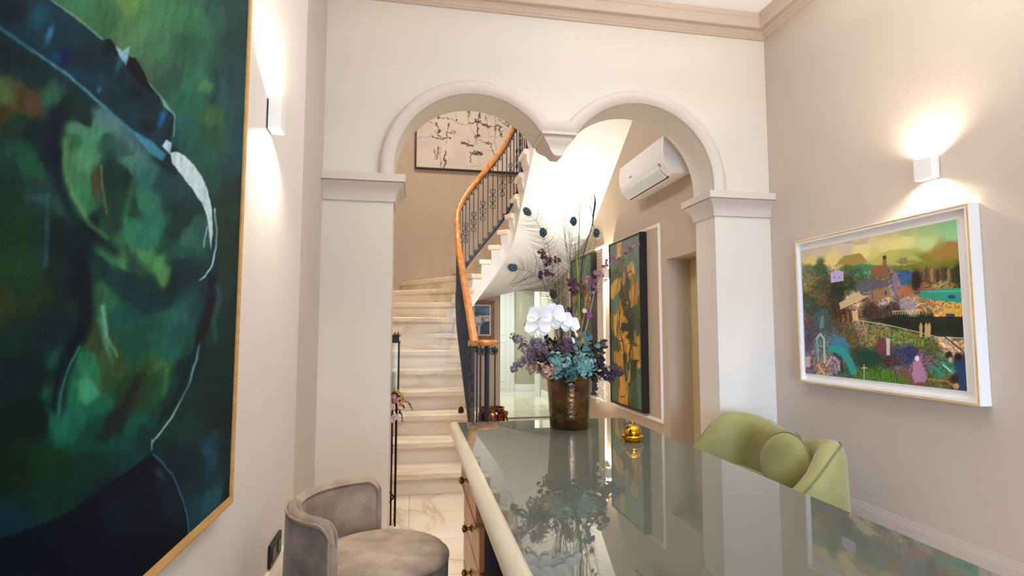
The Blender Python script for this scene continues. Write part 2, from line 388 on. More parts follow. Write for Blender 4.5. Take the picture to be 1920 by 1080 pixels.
# ------------------------------------------------------------------ stone staircase
SCX, SCY, RI = 0.78, 5.62, 0.30
RIS, Y1, TR = 0.16, 3.985, 0.26
XSI, KMAX = 0.48, 26
def ang(k): return math.radians(180-22.5*(k-8.4))
def ray_rect(a, xr=XH-0.002):
    dx, dy = math.cos(a), math.sin(a); ts = []
    if dx < -1e-6: ts.append((XHL+0.002-SCX)/dx)
    if dx > 1e-6: ts.append((xr-SCX)/dx)
    if dy > 1e-6: ts.append((YH-0.002-SCY)/dy)
    t = min(ts); return (SCX+dx*t, SCY+dy*t)
def line(k, rin=RI, rot=0.0):
    """inner and outer end of the nosing line of step k (k may be fractional)"""
    if k <= 7.0: y = Y1+TR*(k-1)+rot; return ((SCX-rin, y), (XHL+0.002, y))
    if k >= 16.9: y = SCY-0.13-0.24*(k-16.9)-rot; return ((SCX+rin, y), (XH-0.002, y))
    a = ang(max(8, min(16, k)))
    if 7.0 < k < 8:
        f = k-7; i7, o7 = line(7.0, rin, rot); i8, o8 = line(8, rin, rot)
        return tuple(tuple(p*(1-f)+q*f for p, q in zip(u, v)) for u, v in ((i7, i8), (o7, o8)))
    if 16 < k < 16.9:
        f = (k-16)/0.9; i7, o7 = line(16, rin, rot); i8, o8 = line(16.9, rin, rot)
        return tuple(tuple(p*(1-f)+q*f for p, q in zip(u, v)) for u, v in ((i7, i8), (o7, o8)))
    i = (SCX+rin*math.cos(a), SCY+rin*math.sin(a)); o = ray_rect(a)
    if rot:
        n = (math.sin(a), -math.cos(a))
        i = (i[0]+n[0]*rot, i[1]+n[1]*rot); o = (max(XHL+0.002, min(XH-0.002, o[0]+n[0]*rot)), min(YH-0.002, o[1]+n[1]*rot))
    return (i, o)
CORN = [(XHL+0.002, YH-0.002), (XH-0.002, YH-0.002)]
def step_poly(k, rin, rot):
    i0, o0 = line(k, rin, rot); i1, o1 = line(k+1, rin, 0.0)
    if k <= 7: i0 = (i0[0], i0[1])
    outer = [o0]
    for c in CORN:
        def key(p): return math.atan2(p[1]-SCY, p[0]-SCX)
        a0, a1, ac = key(o0), key(o1), key(c)
        if a0 < -PI/2: a0 += 2*PI
        if a1 < -PI/2: a1 += 2*PI
        if 7 <= k <= 16 and a0 > ac+0.002 > a1+0.004: outer.append(c)
    outer.append(o1)
    return [i0]+outer+[i1]
stair = thing('staircase', 'white marble staircase with moulded step ends climbing from the hall and turning back overhead', 'staircase', (0, Y1, 0))
for k in range(1, KMAX):
    top = RIS*k
    b = MB()
    inn = RI-0.055
    def grow(rot, rin): return step_poly(k, rin, rot)
    pl = grow(-0.032, inn); pm_ = grow(-0.026, inn+0.006); pb = grow(0.004, inn+0.03); pc = grow(0.004, inn+0.036); pd = grow(0.004, inn+0.052); pe = grow(0.004, inn+0.062)
    n = len(pl)
    ls = [[(x, y, z) for x, y in p] for p, z in ((pe, top-0.205), (pd, top-0.165), (pc, top-0.12), (pb, top-0.075), (pb, top-0.052), (pm_, top-0.048), (pl, top-0.040), (pl, top-0.008), (pm_, top))]
    if k == 1: ls = [[(x, y, max(z, 0.001)) for x, y, z in l] for l in ls[1:]]
    b.loops(ls)
    st_ = b.build('step', M_STEP, stair, smooth=35)
    if k >= 8:
        # white painted moulded end under the tread
        b = MB(); ls2 = []
        for (rn, z) in ((RI+0.0035, top-0.204), (RI-0.006, top-0.166), (RI-0.022, top-0.121), (RI-0.0285, top-0.076), (RI-0.0285, top-0.053)):
            i0, o0 = line(k, rn, 0.001); i1, o1 = line(k+1, rn, -0.001)
            def tow(a_, c_, d_): l_ = math.hypot(c_[0]-a_[0], c_[1]-a_[1]); return (a_[0]+(c_[0]-a_[0])*d_/l_, a_[1]+(c_[1]-a_[1])*d_/l_)
            q0, q1 = tow(i0, o0, 0.16), tow(i1, o1, 0.16)
            ls2.append([(x, y, z) for x, y in (i0, q0, q1, i1)])
        b.loops(ls2); b.build('step_end', M_WHITE, st_, smooth=35)
# sloping slab with smooth soffit under the turning and upper flight
ks = [7.4+0.2*i for i in range(int((KMAX-7.4)/0.2)+1)]
ls = []
for k in ks:
    i0, o0 = line(k, RI-0.004)
    wz = RIS*k
    ls.append([(i0[0], i0[1], wz-0.20), (o0[0], o0[1], wz-0.205), (o0[0], o0[1], wz-0.47), (i0[0]*0.55+o0[0]*0.45, i0[1]*0.55+o0[1]*0.45, wz-0.43), (i0[0], i0[1], wz-0.39)])
b = MB(); b.loops(ls); b.build('soffit', M_WHITE, stair, smooth=50)
# masonry under the first flight (closed side)
b = MB()
ls = []
for k in [1+0.25*i for i in range(27)]:
    i0, o0 = line(k, RI); z = max(0.02, RIS*k-0.21)
    ls.append([(i0[0], i0[1]+0.03, 0), (o0[0], o0[1]+0.03, 0), (o0[0], o0[1]+0.03, z), (i0[0], i0[1]+0.03, z)])
b.loops(ls); b.build('base_wall', M_WHITE, stair)

# balustrade
def railpt(k, dz, rin=RI+0.035):
    """smooth path of the balustrade above the inner step ends"""
    def raw(k):
        (x, y), _ = line(k, rin); return Vector((x, y, RIS*k+dz))
    s = Vector((0,0,0)); w = 0
    for d, g in ((-1.2, 1), (-0.8, 2), (-0.4, 3), (0, 4), (0.4, 3), (0.8, 2), (1.2, 1)):
        kk = k+d*min(1.0, max(0.0, (k-0.6)/3))
        s += raw(kk)*g; w += g
    s /= w
    # keep the radius on the turn
    if SCY-0.05 < s.y:
        v = Vector((s.x-SCX, s.y-SCY)); l = max(v.length, 1e-4)
        if l < rin: f = rin/l; s.x, s.y = SCX+v.x*(f*0.7+0.3), SCY+v.y*(f*0.7+0.3)
    return s
bal = thing('stair_balustrade', 'dark wrought-iron balustrade with scrolls and a polished oak handrail sweeping up the marble staircase', 'balustrade', (0.45, 3.88, 0.16))
K0, K1 = 0.75, 24.0
rp = [railpt(K0+0.15*i, 0.94) for i in range(int((K1-K0)/0.15))]
b = MB(); b.tube(rp, 0.030, 10, flat=(1.05, 0.85)); b.build('handrail', M_OAK, bal, smooth=60)
b = MB(); b.tube([p-Vector((0,0,0.034)) for p in rp], 0.014, 4, flat=(1.3, 0.6)); b.build('top_rail', M_IRON, bal)
b = MB(); b.tube([railpt(K0+0.15*i, 0.13) for i in range(int((K1-K0)/0.15))], 0.013, 4, flat=(1.2, 0.8)); b.build('bottom_rail', M_IRON, bal)
def spiral(c, ux, uz, r, turns=1.6, flip=1, n=26):
    out = []
    for i in range(n+1):
        t = i/n; a = flip*(PI/2+turns*2*PI*t); q = r*(1-0.80*t)
        out.append(c+ux*(q*math.cos(a))+uz*(q*math.sin(a)))
    return out
def scroll(b, c, ux, r, flip): b.tube(spiral(c, ux, Vector((0,0,1)), r, 1.5, flip), 0.0045, 5)
k = K0+0.15; i = 0
while k < 21:
    p0, p1 = railpt(k, 0.13), railpt(k, 0.905)
    q0 = railpt(k+0.42, 0.13)
    b = MB(); b.tube([p0, p1], 0.0068, 4)
    # twisted swelling near the middle of the bar
    b.build('baluster', M_IRON, bal)
    ux = Vector((q0.x-p0.x, q0.y-p0.y, 0))
    if ux.length > 1e-4: ux.normalize()
    b = MB()
    mid = (p0+q0)*0.5
    slope = (q0.z-p0.z)
    top = railpt(k+0.21, 0.895)
    r = min(0.036, (Vector((q0.x-p0.x, q0.y-p0.y, 0))).length*0.40)
    scroll(b, Vector((mid.x, mid.y, top.z-r-0.004)), ux, r, 1)
    b.build('scroll', M_IRON, bal); b = MB()
    scroll(b, Vector((mid.x, mid.y, mid.z+r+0.008)), ux, r, -1)
    b.build('scroll', M_IRON, bal)
    if i % 2 == 1:
        b = MB(); c = (p0+p1)*0.5
        for sx in (-1, 1):
            for sz in (-1, 1):
                pts = [c+ux*(sx*0.004)+Vector((0,0,sz*0.11)), c+ux*(sx*0.026)+Vector((0,0,sz*0.10)), c+ux*(sx*0.022)+Vector((0,0,sz*0.07)), c+ux*(sx*0.006)+Vector((0,0,sz*0.055)), c+ux*(sx*0.014)+Vector((0,0,sz*0.03)), c+ux*(sx*0.032)+Vector((0,0,sz*0.022)), c+ux*(sx*0.026)+Vector((0,0,sz*0.004))]
                b.tube(catmull(pts, 4), 0.0042, 5)
        b.lathe([(0.0, -0.012), (0.011, 0), (0.0, 0.012)], tuple(c), 8)
        b.build('centre_ornament', M_IRON, bal)
    k += 0.42; i += 1
# volute at the foot: round oak cap on a ring of bars
vc = Vector((0.548, 4.05, 0)); zc = 1.060
b = MB(); b.lathe([(0.0, -0.022), (0.075, -0.022), (0.088, -0.012), (0.092, 0.002), (0.086, 0.015), (0.07, 0.022), (0.0, 0.024)], (vc.x, vc.y, zc), 28)
b.box(0.415, 4.005, zc-0.02, 0.55, 4.095, zc+0.018)
b.build('rail_volute', M_OAK, bal, smooth=50)
for j in range(7):
    a = 2*PI*j/7+0.3; x, y = vc.x+0.07*math.cos(a), vc.y+0.07*math.sin(a)
    b = MB(); b.tube([(x, y, 0.165 if x < 0.50 else 0.0), (x, y, zc-0.02)], 0.0075, 4)
    for z in (0.30, 0.36, 0.42, 0.48): b.lathe([(0.006, -0.018), (0.011, 0), (0.006, 0.018)], (x, y, z), 8)
    b.build('newel_bar', M_IRON, bal)
    ux = Vector((-math.sin(a), math.cos(a), 0)); b = MB()
    scroll(b, Vector((vc.x+0.075*math.cos(a+0.45), vc.y+0.075*math.sin(a+0.45), zc-0.06)), ux, 0.028, 1 if j % 2 else -1)
    b.build('newel_scroll', M_IRON, bal)
b = MB(); b.tube([(vc.x, vc.y, 0.0), (vc.x, vc.y, zc-0.02)], 0.015, 8); b.build('newel_post', M_IRON, bal)

# things on the stair and under it
M_CONE = mat('pine cone brown', (52, 34, 22), 0.7, noise=0.4, nscale=40)
def cone(x, y, z, s, lab):
    b = MB(); b.lathe([(0.0, 0), (s*0.5, s*0.1), (s*0.62, s*0.45), (s*0.45, s*1.0), (s*0.15, s*1.35), (0, s*1.4)], (x, y, z), 10)
    for i in range(34):
        a = i*2.4; t = i/34; r = s*(0.62-0.45*t); zz = z+s*(0.15+1.15*t)
        ca, sa = math.cos(a), math.sin(a)
        b.add([(x+ca*r*0.7-sa*s*0.12, y+sa*r*0.7+ca*s*0.12, zz), (x+ca*r*0.7+sa*s*0.12, y+sa*r*0.7-ca*s*0.12, zz), (x+ca*(r+s*0.22), y+sa*(r+s*0.22), zz+s*0.12)], [(0,1,2)])
    tag(b.build('pine_cone', M_CONE, loc=(x, y, z)), lab, 'pine cone')
cone(0.405, 4.52, 0.48, 0.040, 'dark pine cone on a low marble step just left of the iron balustrade')

M_COPPER = mat('aged copper', (150, 96, 70), 0.16, metal=1.0, noise=0.45, nscale=7)
def lathe_thing(name, prof, loc, m, lab, cat, n=36):
    b = MB(); b.lathe(prof, loc, n); o = b.build(name, m, smooth=50, loc=loc); return tag(o, lab, cat)
pot = lathe_thing('copper_pot', [(0.0, 0.0), (0.12, 0.0), (0.145, 0.02), (0.165, 0.08), (0.17, 0.15), (0.155, 0.21), (0.135, 0.235), (0.145, 0.262), (0.137, 0.262), (0.125, 0.238), (0.0, 0.20)], (0.93, 6.35, 0), M_COPPER, 'large round copper cauldron on the floor behind the iron newel bars', 'pot')
b = MB(); b.tube([(0.93+0.16*math.cos(a), 6.35-0.145, 0.20+0.0+0.06*math.sin(a)) for a in [PI*i/12 for i in range(13)]], 0.006, 6); b.build('handle', M_COPPER, pot)
jug = lathe_thing('copper_jug', [(0.0, 0), (0.055, 0), (0.078, 0.03), (0.082, 0.08), (0.065, 0.12), (0.030, 0.155), (0.022, 0.19), (0.026, 0.235), (0.034, 0.25), (0.028, 0.25), (0.018, 0.235), (0.0, 0.2)], (1.04, 6.10, 0), M_COPPER, 'small long-necked copper jug beside the round copper cauldron', 'jug', 28)
b = MB(); b.tube(catmull([(1.03, 6.08, 0.225), (0.965, 6.06, 0.20), (0.955, 6.06, 0.12), (0.985, 6.07, 0.07)], 6), 0.006, 6); b.build('handle', M_COPPER, jug)

# ------------------------------------------------------------------ reception desk
DZT, DX0, DX1, DYB, DYF = 0.76, 0.198, 0.952, 2.395, 0.32
desk = thing('reception_desk', 'long reception desk with pale glass top, cream rounded rim and wooden drawers with brass knobs', 'desk', (0.57, 1.36, 0))
M_DTOP = mat('grey green lacquered glass', (0.135, 0.15, 0.125), 0.012)
_b = M_DTOP.node_tree.nodes['Principled BSDF']; _b.inputs['IOR'].default_value = 1.62
# back-painted glass with a fine metallic grain
_N, _L = M_DTOP.node_tree.nodes, M_DTOP.node_tree.links
_t = _N.new('ShaderNodeTexCoord'); _v = _N.new('ShaderNodeVectorMath'); _v.operation = 'SCALE'; _v.inputs['Scale'].default_value = 3000
_w = _N.new('ShaderNodeTexWhiteNoise'); _w.noise_dimensions = '3D'; _r = _N.new('ShaderNodeValToRGB')
_r.color_ramp.elements[0].color = (0.02, 0.022, 0.018, 1); _r.color_ramp.elements[1].color = (0.205, 0.225, 0.185, 1)
_L.new(_t.outputs['Object'], _v.inputs[0]); _L.new(_v.outputs[0], _w.inputs[0]); _L.new(_w.outputs['Value'], _r.inputs[0]); _L.new(_r.outputs[0], _b.inputs['Base Color'])
M_RIM = mat('cream lacquer', (0.66, 0.60, 0.46), 0.25, noise=0.08, nscale=6, coat=0.5)
def rrect(x0, y0, x1, y1, r, n=6):
    out = []
    for cx, cy, a0 in ((x1-r, y1-r, 0), (x0+r, y1-r, 90), (x0+r, y0+r, 180), (x1-r, y0+r, 270)):
        for i in range(n+1):
            a = math.radians(a0+90*i/n); out.append((cx+r*math.cos(a), cy+r*math.sin(a)))
    return out
b = MB(); pts = rrect(DX0, DYF, DX1, DYB, 0.012)
b.loops([[(x, y, z) for x, y in pts] for z in (DZT-0.012, DZT)]); b.build('glass_top', M_DTOP, desk)
b = MB(); 
for (ax, ay, bx, by) in ((DX0, DYF-0.02, DX0, DYB+0.0),):
    pr = [(0.002, 0.0), (-0.004, 0.003), (-0.014, 0.003), (-0.026, -0.003), (-0.034, -0.013), (-0.036, -0.022), (-0.034, -0.031), (-0.026, -0.040), (-0.012, -0.046), (0.03, -0.046), (0.03, -0.013), (0.002, -0.013)]
    b.loops([[(ax+p, y, DZT+z) for p, z in pr] for y in (DYF, DYB-0.012, DYB+0.004)])
b.build('rim', M_RIM, desk, smooth=40)
b = MB(); b.box(DX0+0.02, DYF, DZT-0.046, DX1-0.003, DYB, DZT-0.0125); b.build('top_board', M_RIM, desk)
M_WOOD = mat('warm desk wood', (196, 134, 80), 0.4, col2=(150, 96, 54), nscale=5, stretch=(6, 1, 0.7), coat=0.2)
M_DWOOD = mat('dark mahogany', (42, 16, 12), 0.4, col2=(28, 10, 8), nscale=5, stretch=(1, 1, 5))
for ya, yb in ((1.82, 2.36), (0.36, 0.82)):
    b = MB(); b.box(0.245, ya, 0.05, 0.90, yb, DZT-0.047); b.build('pedestal', M_WOOD, desk, bevel=0.003)
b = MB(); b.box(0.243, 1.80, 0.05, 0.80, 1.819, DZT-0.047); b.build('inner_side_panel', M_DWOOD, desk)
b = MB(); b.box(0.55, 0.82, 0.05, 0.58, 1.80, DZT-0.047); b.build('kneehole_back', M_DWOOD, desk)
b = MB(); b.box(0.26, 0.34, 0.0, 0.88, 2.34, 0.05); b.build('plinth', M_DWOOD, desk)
b = MB(); b.box(0.90, 0.36, 0.05, 0.92, 2.36, DZT-0.047); b.build('front_panel', M_WOOD, desk)
M_KNOB = mat('dark brass', (120, 84, 44), 0.25, metal=1.0)
for ya, yb in ((1.825, 2.355), (0.365, 0.815)):
    for i, (z0, z1, ex) in enumerate(((0.528, 0.708, 0.012), (0.372, 0.518, 0.0), (0.215, 0.362, 0.0), (0.06, 0.205, 0.0))):
        b = MB(); b.box(0.226-ex, ya, z0, 0.245, yb, z1); dr = b.build('drawer', M_WOOD, desk, bevel=0.003)
        ym = (ya+yb)/2-0.04
        b = MB(); zk = (z0+z1)/2-0.01
        b.lathe([(0.0, 0), (0.013, 0.0), (0.013, 0.003), (0.006, 0.007), (0.005, 0.016), (0.011, 0.021), (0.014, 0.027), (0.012, 0.033), (0.0, 0.037)], (0, 0, 0), 16, 'x')
        kb = b.build('knob', M_KNOB, dr, smooth=50); kb.rotation_euler = (0, 0, PI); kb.location = (0.226-ex, ym, zk)
# moulding between top drawer and the ones below
b = MB(); b.box(0.212, 1.822, 0.517, 0.25, 2.358, 0.529); b.build('drawer_rail', mat('reddish wood', (140, 74, 36), 0.4), desk, bevel=0.002)

# service bell
M_GOLD = mat('polished brass', (232, 172, 40), 0.10, metal=1.0)
bell = thing('service_bell', 'small polished brass call bell on the glass desk top, right of the vase', 'bell', (0.785, 1.885, DZT))
bx, by = 0.785, 1.885
b = MB(); b.lathe([(0, 0), (0.026, 0.0), (0.030, 0.004), (0.038, 0.016), (0.0385, 0.020), (0.034, 0.024), (0.0, 0.026)], (bx, by, DZT), 40); b.build('base', M_GOLD, bell, smooth=40)
b = MB(); b.lathe([(0.0, 0.027), (0.029, 0.027), (0.0305, 0.030), (0.029, 0.040), (0.0235, 0.052), (0.012, 0.0585), (0.0, 0.060)], (bx, by, DZT), 40); b.build('dome', M_GOLD, bell, smooth=40)
b = MB(); b.lathe([(0.0, 0.060), (0.0022, 0.060), (0.0022, 0.068), (0.004, 0.070), (0.0, 0.074)], (bx, by, DZT), 12); b.build('button', M_GOLD, bell, smooth=40)

# ------------------------------------------------------------------ taupe bar-style chair at left
M_SUEDE = mat('taupe suede', (172, 154, 136), 0.85, col2=(136, 120, 106), nscale=13, detail=8, sheen=0.15, bump=0.12, bscale=140)
M_SUEDEO = mat('grey suede back', (136, 124, 116), 0.85, col2=(94, 86, 84), nscale=13, detail=8, sheen=0.15, bump=0.12, bscale=140)
sx, sy = -0.082, 1.725
ch = thing('round_chair', 'taupe suede chair with round seat and low wraparound back, standing by the left wall', 'chair', (sx, sy, 0))
b = MB(); b.lathe([(0.0, 0.385), (0.189, 0.385), (0.197, 0.395), (0.201, 0.43), (0.2015, 0.478), (0.193, 0.497), (0.17, 0.506), (0.10, 0.512), (0, 0.514)], (sx, sy, 0), 56); b.build('seat', M_SUEDE, ch, smooth=60)
b = MB(); b.tube([(sx+0.2005*math.cos(2*PI*i/60), sy+0.2005*math.sin(2*PI*i/60), 0.484) for i in range(61)], 0.004, 6); b.build('seat_piping', M_SUEDEO, ch, smooth=60)
bcx, bcy = -0.116, 1.735
def backsec(a, s):
    # rounded corner at both ends of the backrest
    e = min(1.0, min(s, 1-s)/0.075); top = 0.595+(0.662-0.595)*math.sqrt(max(0.0, 1-(1-e)**2))
    return top
ls = []; pip = []
NB = 44
for i in range(NB+1):
    s = i/NB; a = math.radians(84+(250-84)*s); top = backsec(a, s)
    ca, sa = math.cos(a), math.sin(a)
    ri, ro = 0.196, 0.234
    if s < 0.02 or s > 0.98: ri, ro = 0.203, 0.227
    sec = [(ri, 0.34), (ri-0.004, 0.45), (ri, top-0.025), (ri+0.008, top-0.006), ((ri+ro)/2, top+0.003), (ro-0.008, top-0.006), (ro, top-0.025), (ro+0.003, 0.45), (ro-0.01, 0.34), ((ri+ro)/2, 0.32)]
    ls.append([(bcx+r*ca, bcy+r*sa, z) for r, z in sec])
b = MB(); b.loops(ls); b.build('backrest', M_SUEDE, ch, smooth=60)
# outer cover: darker panel
ls = []
for i in range(NB+1):
    s = 0.006+0.988*i/NB; a = math.radians(84+(250-84)*s); top = backsec(a, s); ca, sa = math.cos(a), math.sin(a)
    ls.append([(bcx+r*ca, bcy+r*sa, z) for r, z in ((0.2355, top-0.022), (0.2385, 0.45), (0.228, 0.345), (0.222, 0.345), (0.222, top-0.022))])
b = MB(); b.loops(ls); b.build('back_cover', M_SUEDEO, ch, smooth=60)
for rr in (0.1965, 0.2345):
    pts = []
    for i in range(NB*2+1):
        s = 0.01+0.98*i/(NB*2); a = math.radians(84+(250-84)*s); top = backsec(a, s)
        pts.append((bcx+rr*math.cos(a), bcy+rr*math.sin(a), top-0.012))
    pts = [(pts[0][0], pts[0][1], 0.42)]+pts+[(pts[-1][0], pts[-1][1], 0.36)]
    b = MB(); b.tube(pts, 0.0042, 6); b.build('back_piping', M_SUEDE, ch, smooth=60)
M_LEG = mat('dark metal leg', (40, 34, 30), 0.35, metal=0.8)
for a in (45, 135, 225, 315):
    ca, sa = math.cos(math.radians(a)), math.sin(math.radians(a))
    b = MB(); b.tube([(sx+0.15*ca, sy+0.15*sa, 0.39), (sx+0.19*ca, sy+0.19*sa, 0.0)], [0.013, 0.009], 8); b.build('leg', M_LEG, ch, smooth=60)

# ------------------------------------------------------------------ green velvet tub chair
M_VELVET = mat('olive green velvet', (142, 140, 86), 0.7, col2=(118, 116, 66), nscale=3.5, sheen=0.35)
M_VPIPE = mat('dark green piping', (104, 102, 58), 0.6)
gx0, gx1, gy0, gy1 = 1.22, 1.94, 2.05, 2.985
arm = thing('tub_chair', 'olive green velvet tub chair with piped edges, standing between the desk and right wall', 'armchair', (1.6, 2.5, 0))
# plan path from near arm front, round the back, to far arm front
path = []
rad = 0.26
def addp(x, y): path.append((x, y))
for i in range(9): addp(gx0+0.03+(gx1-rad-gx0-0.03)*i/9, gy0+0.02*(1-i/9))
for i in range(13):
    a = math.radians(-90+90*i/12); addp(gx1-rad+rad*math.cos(a), gy0+rad+rad*math.sin(a))
for i in range(1, 8): addp(gx1, gy0+rad+(gy1-gy0-2*rad)*i/8)
for i in range(13):
    a = math.radians(90*i/12); addp(gx1-rad+rad*math.cos(a), gy1-rad+rad*math.sin(a))
for i in range(1, 10): addp(gx1-rad-(gx1-rad-gx0-0.03)*i/9, gy1-0.02*(i/9))
NP = len(path)
dist = [0]
for i in range(1, NP): dist.append(dist[-1]+math.hypot(path[i][0]-path[i-1][0], path[i][1]-path[i-1][1]))
def gh(i):
    x, y = path[i]; t = dist[i]/dist[-1]
    u = max(0.0, min(1.0, (x-1.50)/0.34)); u = u*u*(3-2*u)
    base = 0.44+(0.222 if y < 2.5 else 0.250)*u
    m = max(0.0, 1-abs(t-0.5)/0.17)
    return base-(0.045*(m*m*(3-2*m)))
ls = []; pin = []; pout = []
for i in range(NP):
    x, y = path[i]; a = path[max(0, i-1)]; c = path[min(NP-1, i+1)]
    tx, ty = c[0]-a[0], c[1]-a[1]; l = math.hypot(tx, ty); nx, ny = -ty/l, tx/l
    h = gh(i); th = 0.115
    e = 1.0 if 0 < i < NP-1 else 0.6
    f = 0.0 if 0 < i < NP-1 else 0.02
    def P(d, z): return (x+nx*(d*e+f), y+ny*(d*e+f), z)
    sec = [(0.02, 0.12), (0.0, 0.2), (-0.012, h*0.6), (-0.008, h-0.07), (0.006, h-0.02), (0.025, h), (0.055, h+0.004), (0.085, h-0.010), (th-0.008, h-0.045), (th, h-0.12), (th+0.005, 0.30), (th, 0.12)]
    ls.append([P(d, z) for d, z in sec]); pout.append(P(0.012, h-0.008)); pin.append(P(th-0.022, h-0.02))
b = MB(); b.loops(ls); b.build('shell', M_VELVET, arm, smooth=60)
b = MB(); b.tube(pout, 0.0032, 6); b.build('outer_piping', M_VPIPE, arm, smooth=60)
b = MB(); pts = rrect(gx0-0.01, gy0+0.12, gx1-0.11, gy1-0.12, 0.08)
b.loops([[(1.5+(x-1.5)*s, 2.5+(y-2.5)*s, z) for x, y in pts] for z, s in ((0.26, 0.97), (0.28, 1), (0.38, 1), (0.405, 0.98), (0.42, 0.9))]); b.build('seat_cushion', M_VELVET, arm, smooth=50)
b = MB(); pts = rrect(gx0+0.02, gy0+0.05, gx1-0.06, gy1-0.05, 0.1)
b.loops([[(x, y, z) for x, y in pts] for z in (0.10, 0.26)]); b.build('seat_base', M_VELVET, arm, smooth=50)
for x, y in ((1.30, 2.13), (1.30, 2.86), (1.85, 2.17), (1.85, 2.83)):
    b = MB(); b.tube([(x, y, 0.11), (x, y, 0.0)], [0.02, 0.012], 10); b.build('leg', M_LEG, arm, smooth=60)
# round cushion
cu = thing('round_cushion', 'round green velvet cushion with pleated piped edge leaning on the tub chair back', 'cushion', (1.75, 2.37, 0.535))
def cushion_prof(n=72):
    ls = []
    for r, z in ((0.0, 0.048), (0.03, 0.047), (0.07, 0.045), (0.10, 0.038), (0.122, 0.024), (0.134, 0.006), (0.134, -0.006), (0.122, -0.024), (0.10, -0.038), (0.05, -0.045), (0.0, -0.046)):
        l = []
        for j in range(n):
            a = 2*PI*j/n; w = 1+(0.012*math.sin(a*24) if 0.09 < r < 0.13 else 0)
            l.append((z*w-0.0, r*math.cos(a)*w, r*math.sin(a)*w))
        ls.append(l)
    return ls
b = MB(); b.loops(cushion_prof()); c_ = b.build('cushion_body', M_VELVET, cu, smooth=60)
b = MB(); b.tube([(0, 0.137*math.cos(2*PI*i/60), 0.137*math.sin(2*PI*i/60)) for i in range(61)], 0.0045, 6); c2_ = b.build('piping', M_VPIPE, cu, smooth=60)
for o in (c_, c2_):
    o.matrix_parent_inverse = Matrix.Identity(4); o.rotation_euler = (0, math.radians(14), math.radians(12))

# ------------------------------------------------------------------ painted surfaces (colours belong to the artworks)
def vnoise(x, y, seed=0):
    rs = np.random.RandomState(seed); T = rs.rand(64, 64)
    xi, yi = np.floor(x).astype(int), np.floor(y).astype(int); fx, fy = x-xi, y-yi
    fx, fy = fx*fx*(3-2*fx), fy*fy*(3-2*fy)
    a, b_, c, d = T[xi % 64, yi % 64], T[(xi+1) % 64, yi % 64], T[xi % 64, (yi+1) % 64], T[(xi+1) % 64, (yi+1) % 64]
    return (a*(1-fx)+b_*fx)*(1-fy)+(c*(1-fx)+d*fx)*fy
def fbm(x, y, seed=0, o=4):
    s = 0; w = 0
    for i in range(o): s = s+vnoise(x*2**i, y*2**i, seed+i)*0.5**i; w += 0.5**i
    return s/w
def seg_dist(x, y, pts):
    """distance to a polyline and the parameter 0..1 along it"""
    best = np.full(x.shape, 1e9); par = np.zeros(x.shape); n = len(pts)-1
    for i in range(n):
        (ax, ay), (bx_, by_) = pts[i], pts[i+1]; dx, dy = bx_-ax, by_-ay; l2 = dx*dx+dy*dy+1e-9
        t = np.clip(((x-ax)*dx+(y-ay)*dy)/l2, 0, 1); d = np.hypot(x-ax-dx*t, y-ay-dy*t)
        m = d < best; best[m] = d[m]; par[m] = ((i+t)/n)[m]
    return best, par
def poly_sd(x, y, pts):
    d, _ = seg_dist(x, y, list(pts)+[pts[0]]); ins = np.zeros(x.shape, bool); n = len(pts)
    for i in range(n):
        (ax, ay), (bx_, by_) = pts[i], pts[(i+1) % n]
        c = ((ay > y) != (by_ > y)); 
        with np.errstate(divide='ignore', invalid='ignore'):
            xx = (bx_-ax)*(y-ay)/(by_-ay)+ax
        ins ^= c & (x < xx)
    return np.where(ins, -d, d)
class Painter:
    def __init__(s, x, y): s.x, s.y = x, y; s.c = np.zeros(x.shape+(3,))
    def base(s, samples, p=2.4, soft=8):
        acc = np.zeros(s.c.shape); w = np.zeros(s.x.shape)
        for (px, py, r, g, b_) in samples:
            q = 1/(((s.x-px)**2+(s.y-py)**2+soft*soft)**p); w += q; acc += q[..., None]*np.array([r, g, b_])
        s.c = acc/w[..., None]
    def mix(s, col, a): a = np.clip(a, 0, 1)[..., None]; s.c = s.c*(1-a)+np.array(col, float)*a
    def poly(s, pts, col, soft=2, a=1): s.mix(col, a*np.clip(0.5-poly_sd(s.x, s.y, pts)/max(soft, 0.01), 0, 1))
    def line(s, pts, w, col, soft=1.5, a=1, taper=True, w1=None):
        d, t = seg_dist(s.x, s.y, pts); ww = w*(1-t)+(w if w1 is None else w1)*t
        s.mix(col, a*np.clip((ww/2-d)/soft+0.5, 0, 1))
    def blob(s, cx, cy, rx, ry, col, a=1, soft=0.6, rot=0):
        c, n = math.cos(math.radians(rot)), math.sin(math.radians(rot)); u, v = (s.x-cx)*c+(s.y-cy)*n, -(s.x-cx)*n+(s.y-cy)*c
        s.mix(col, a*np.clip((1-np.hypot(u/rx, v/ry))/soft, 0, 1))
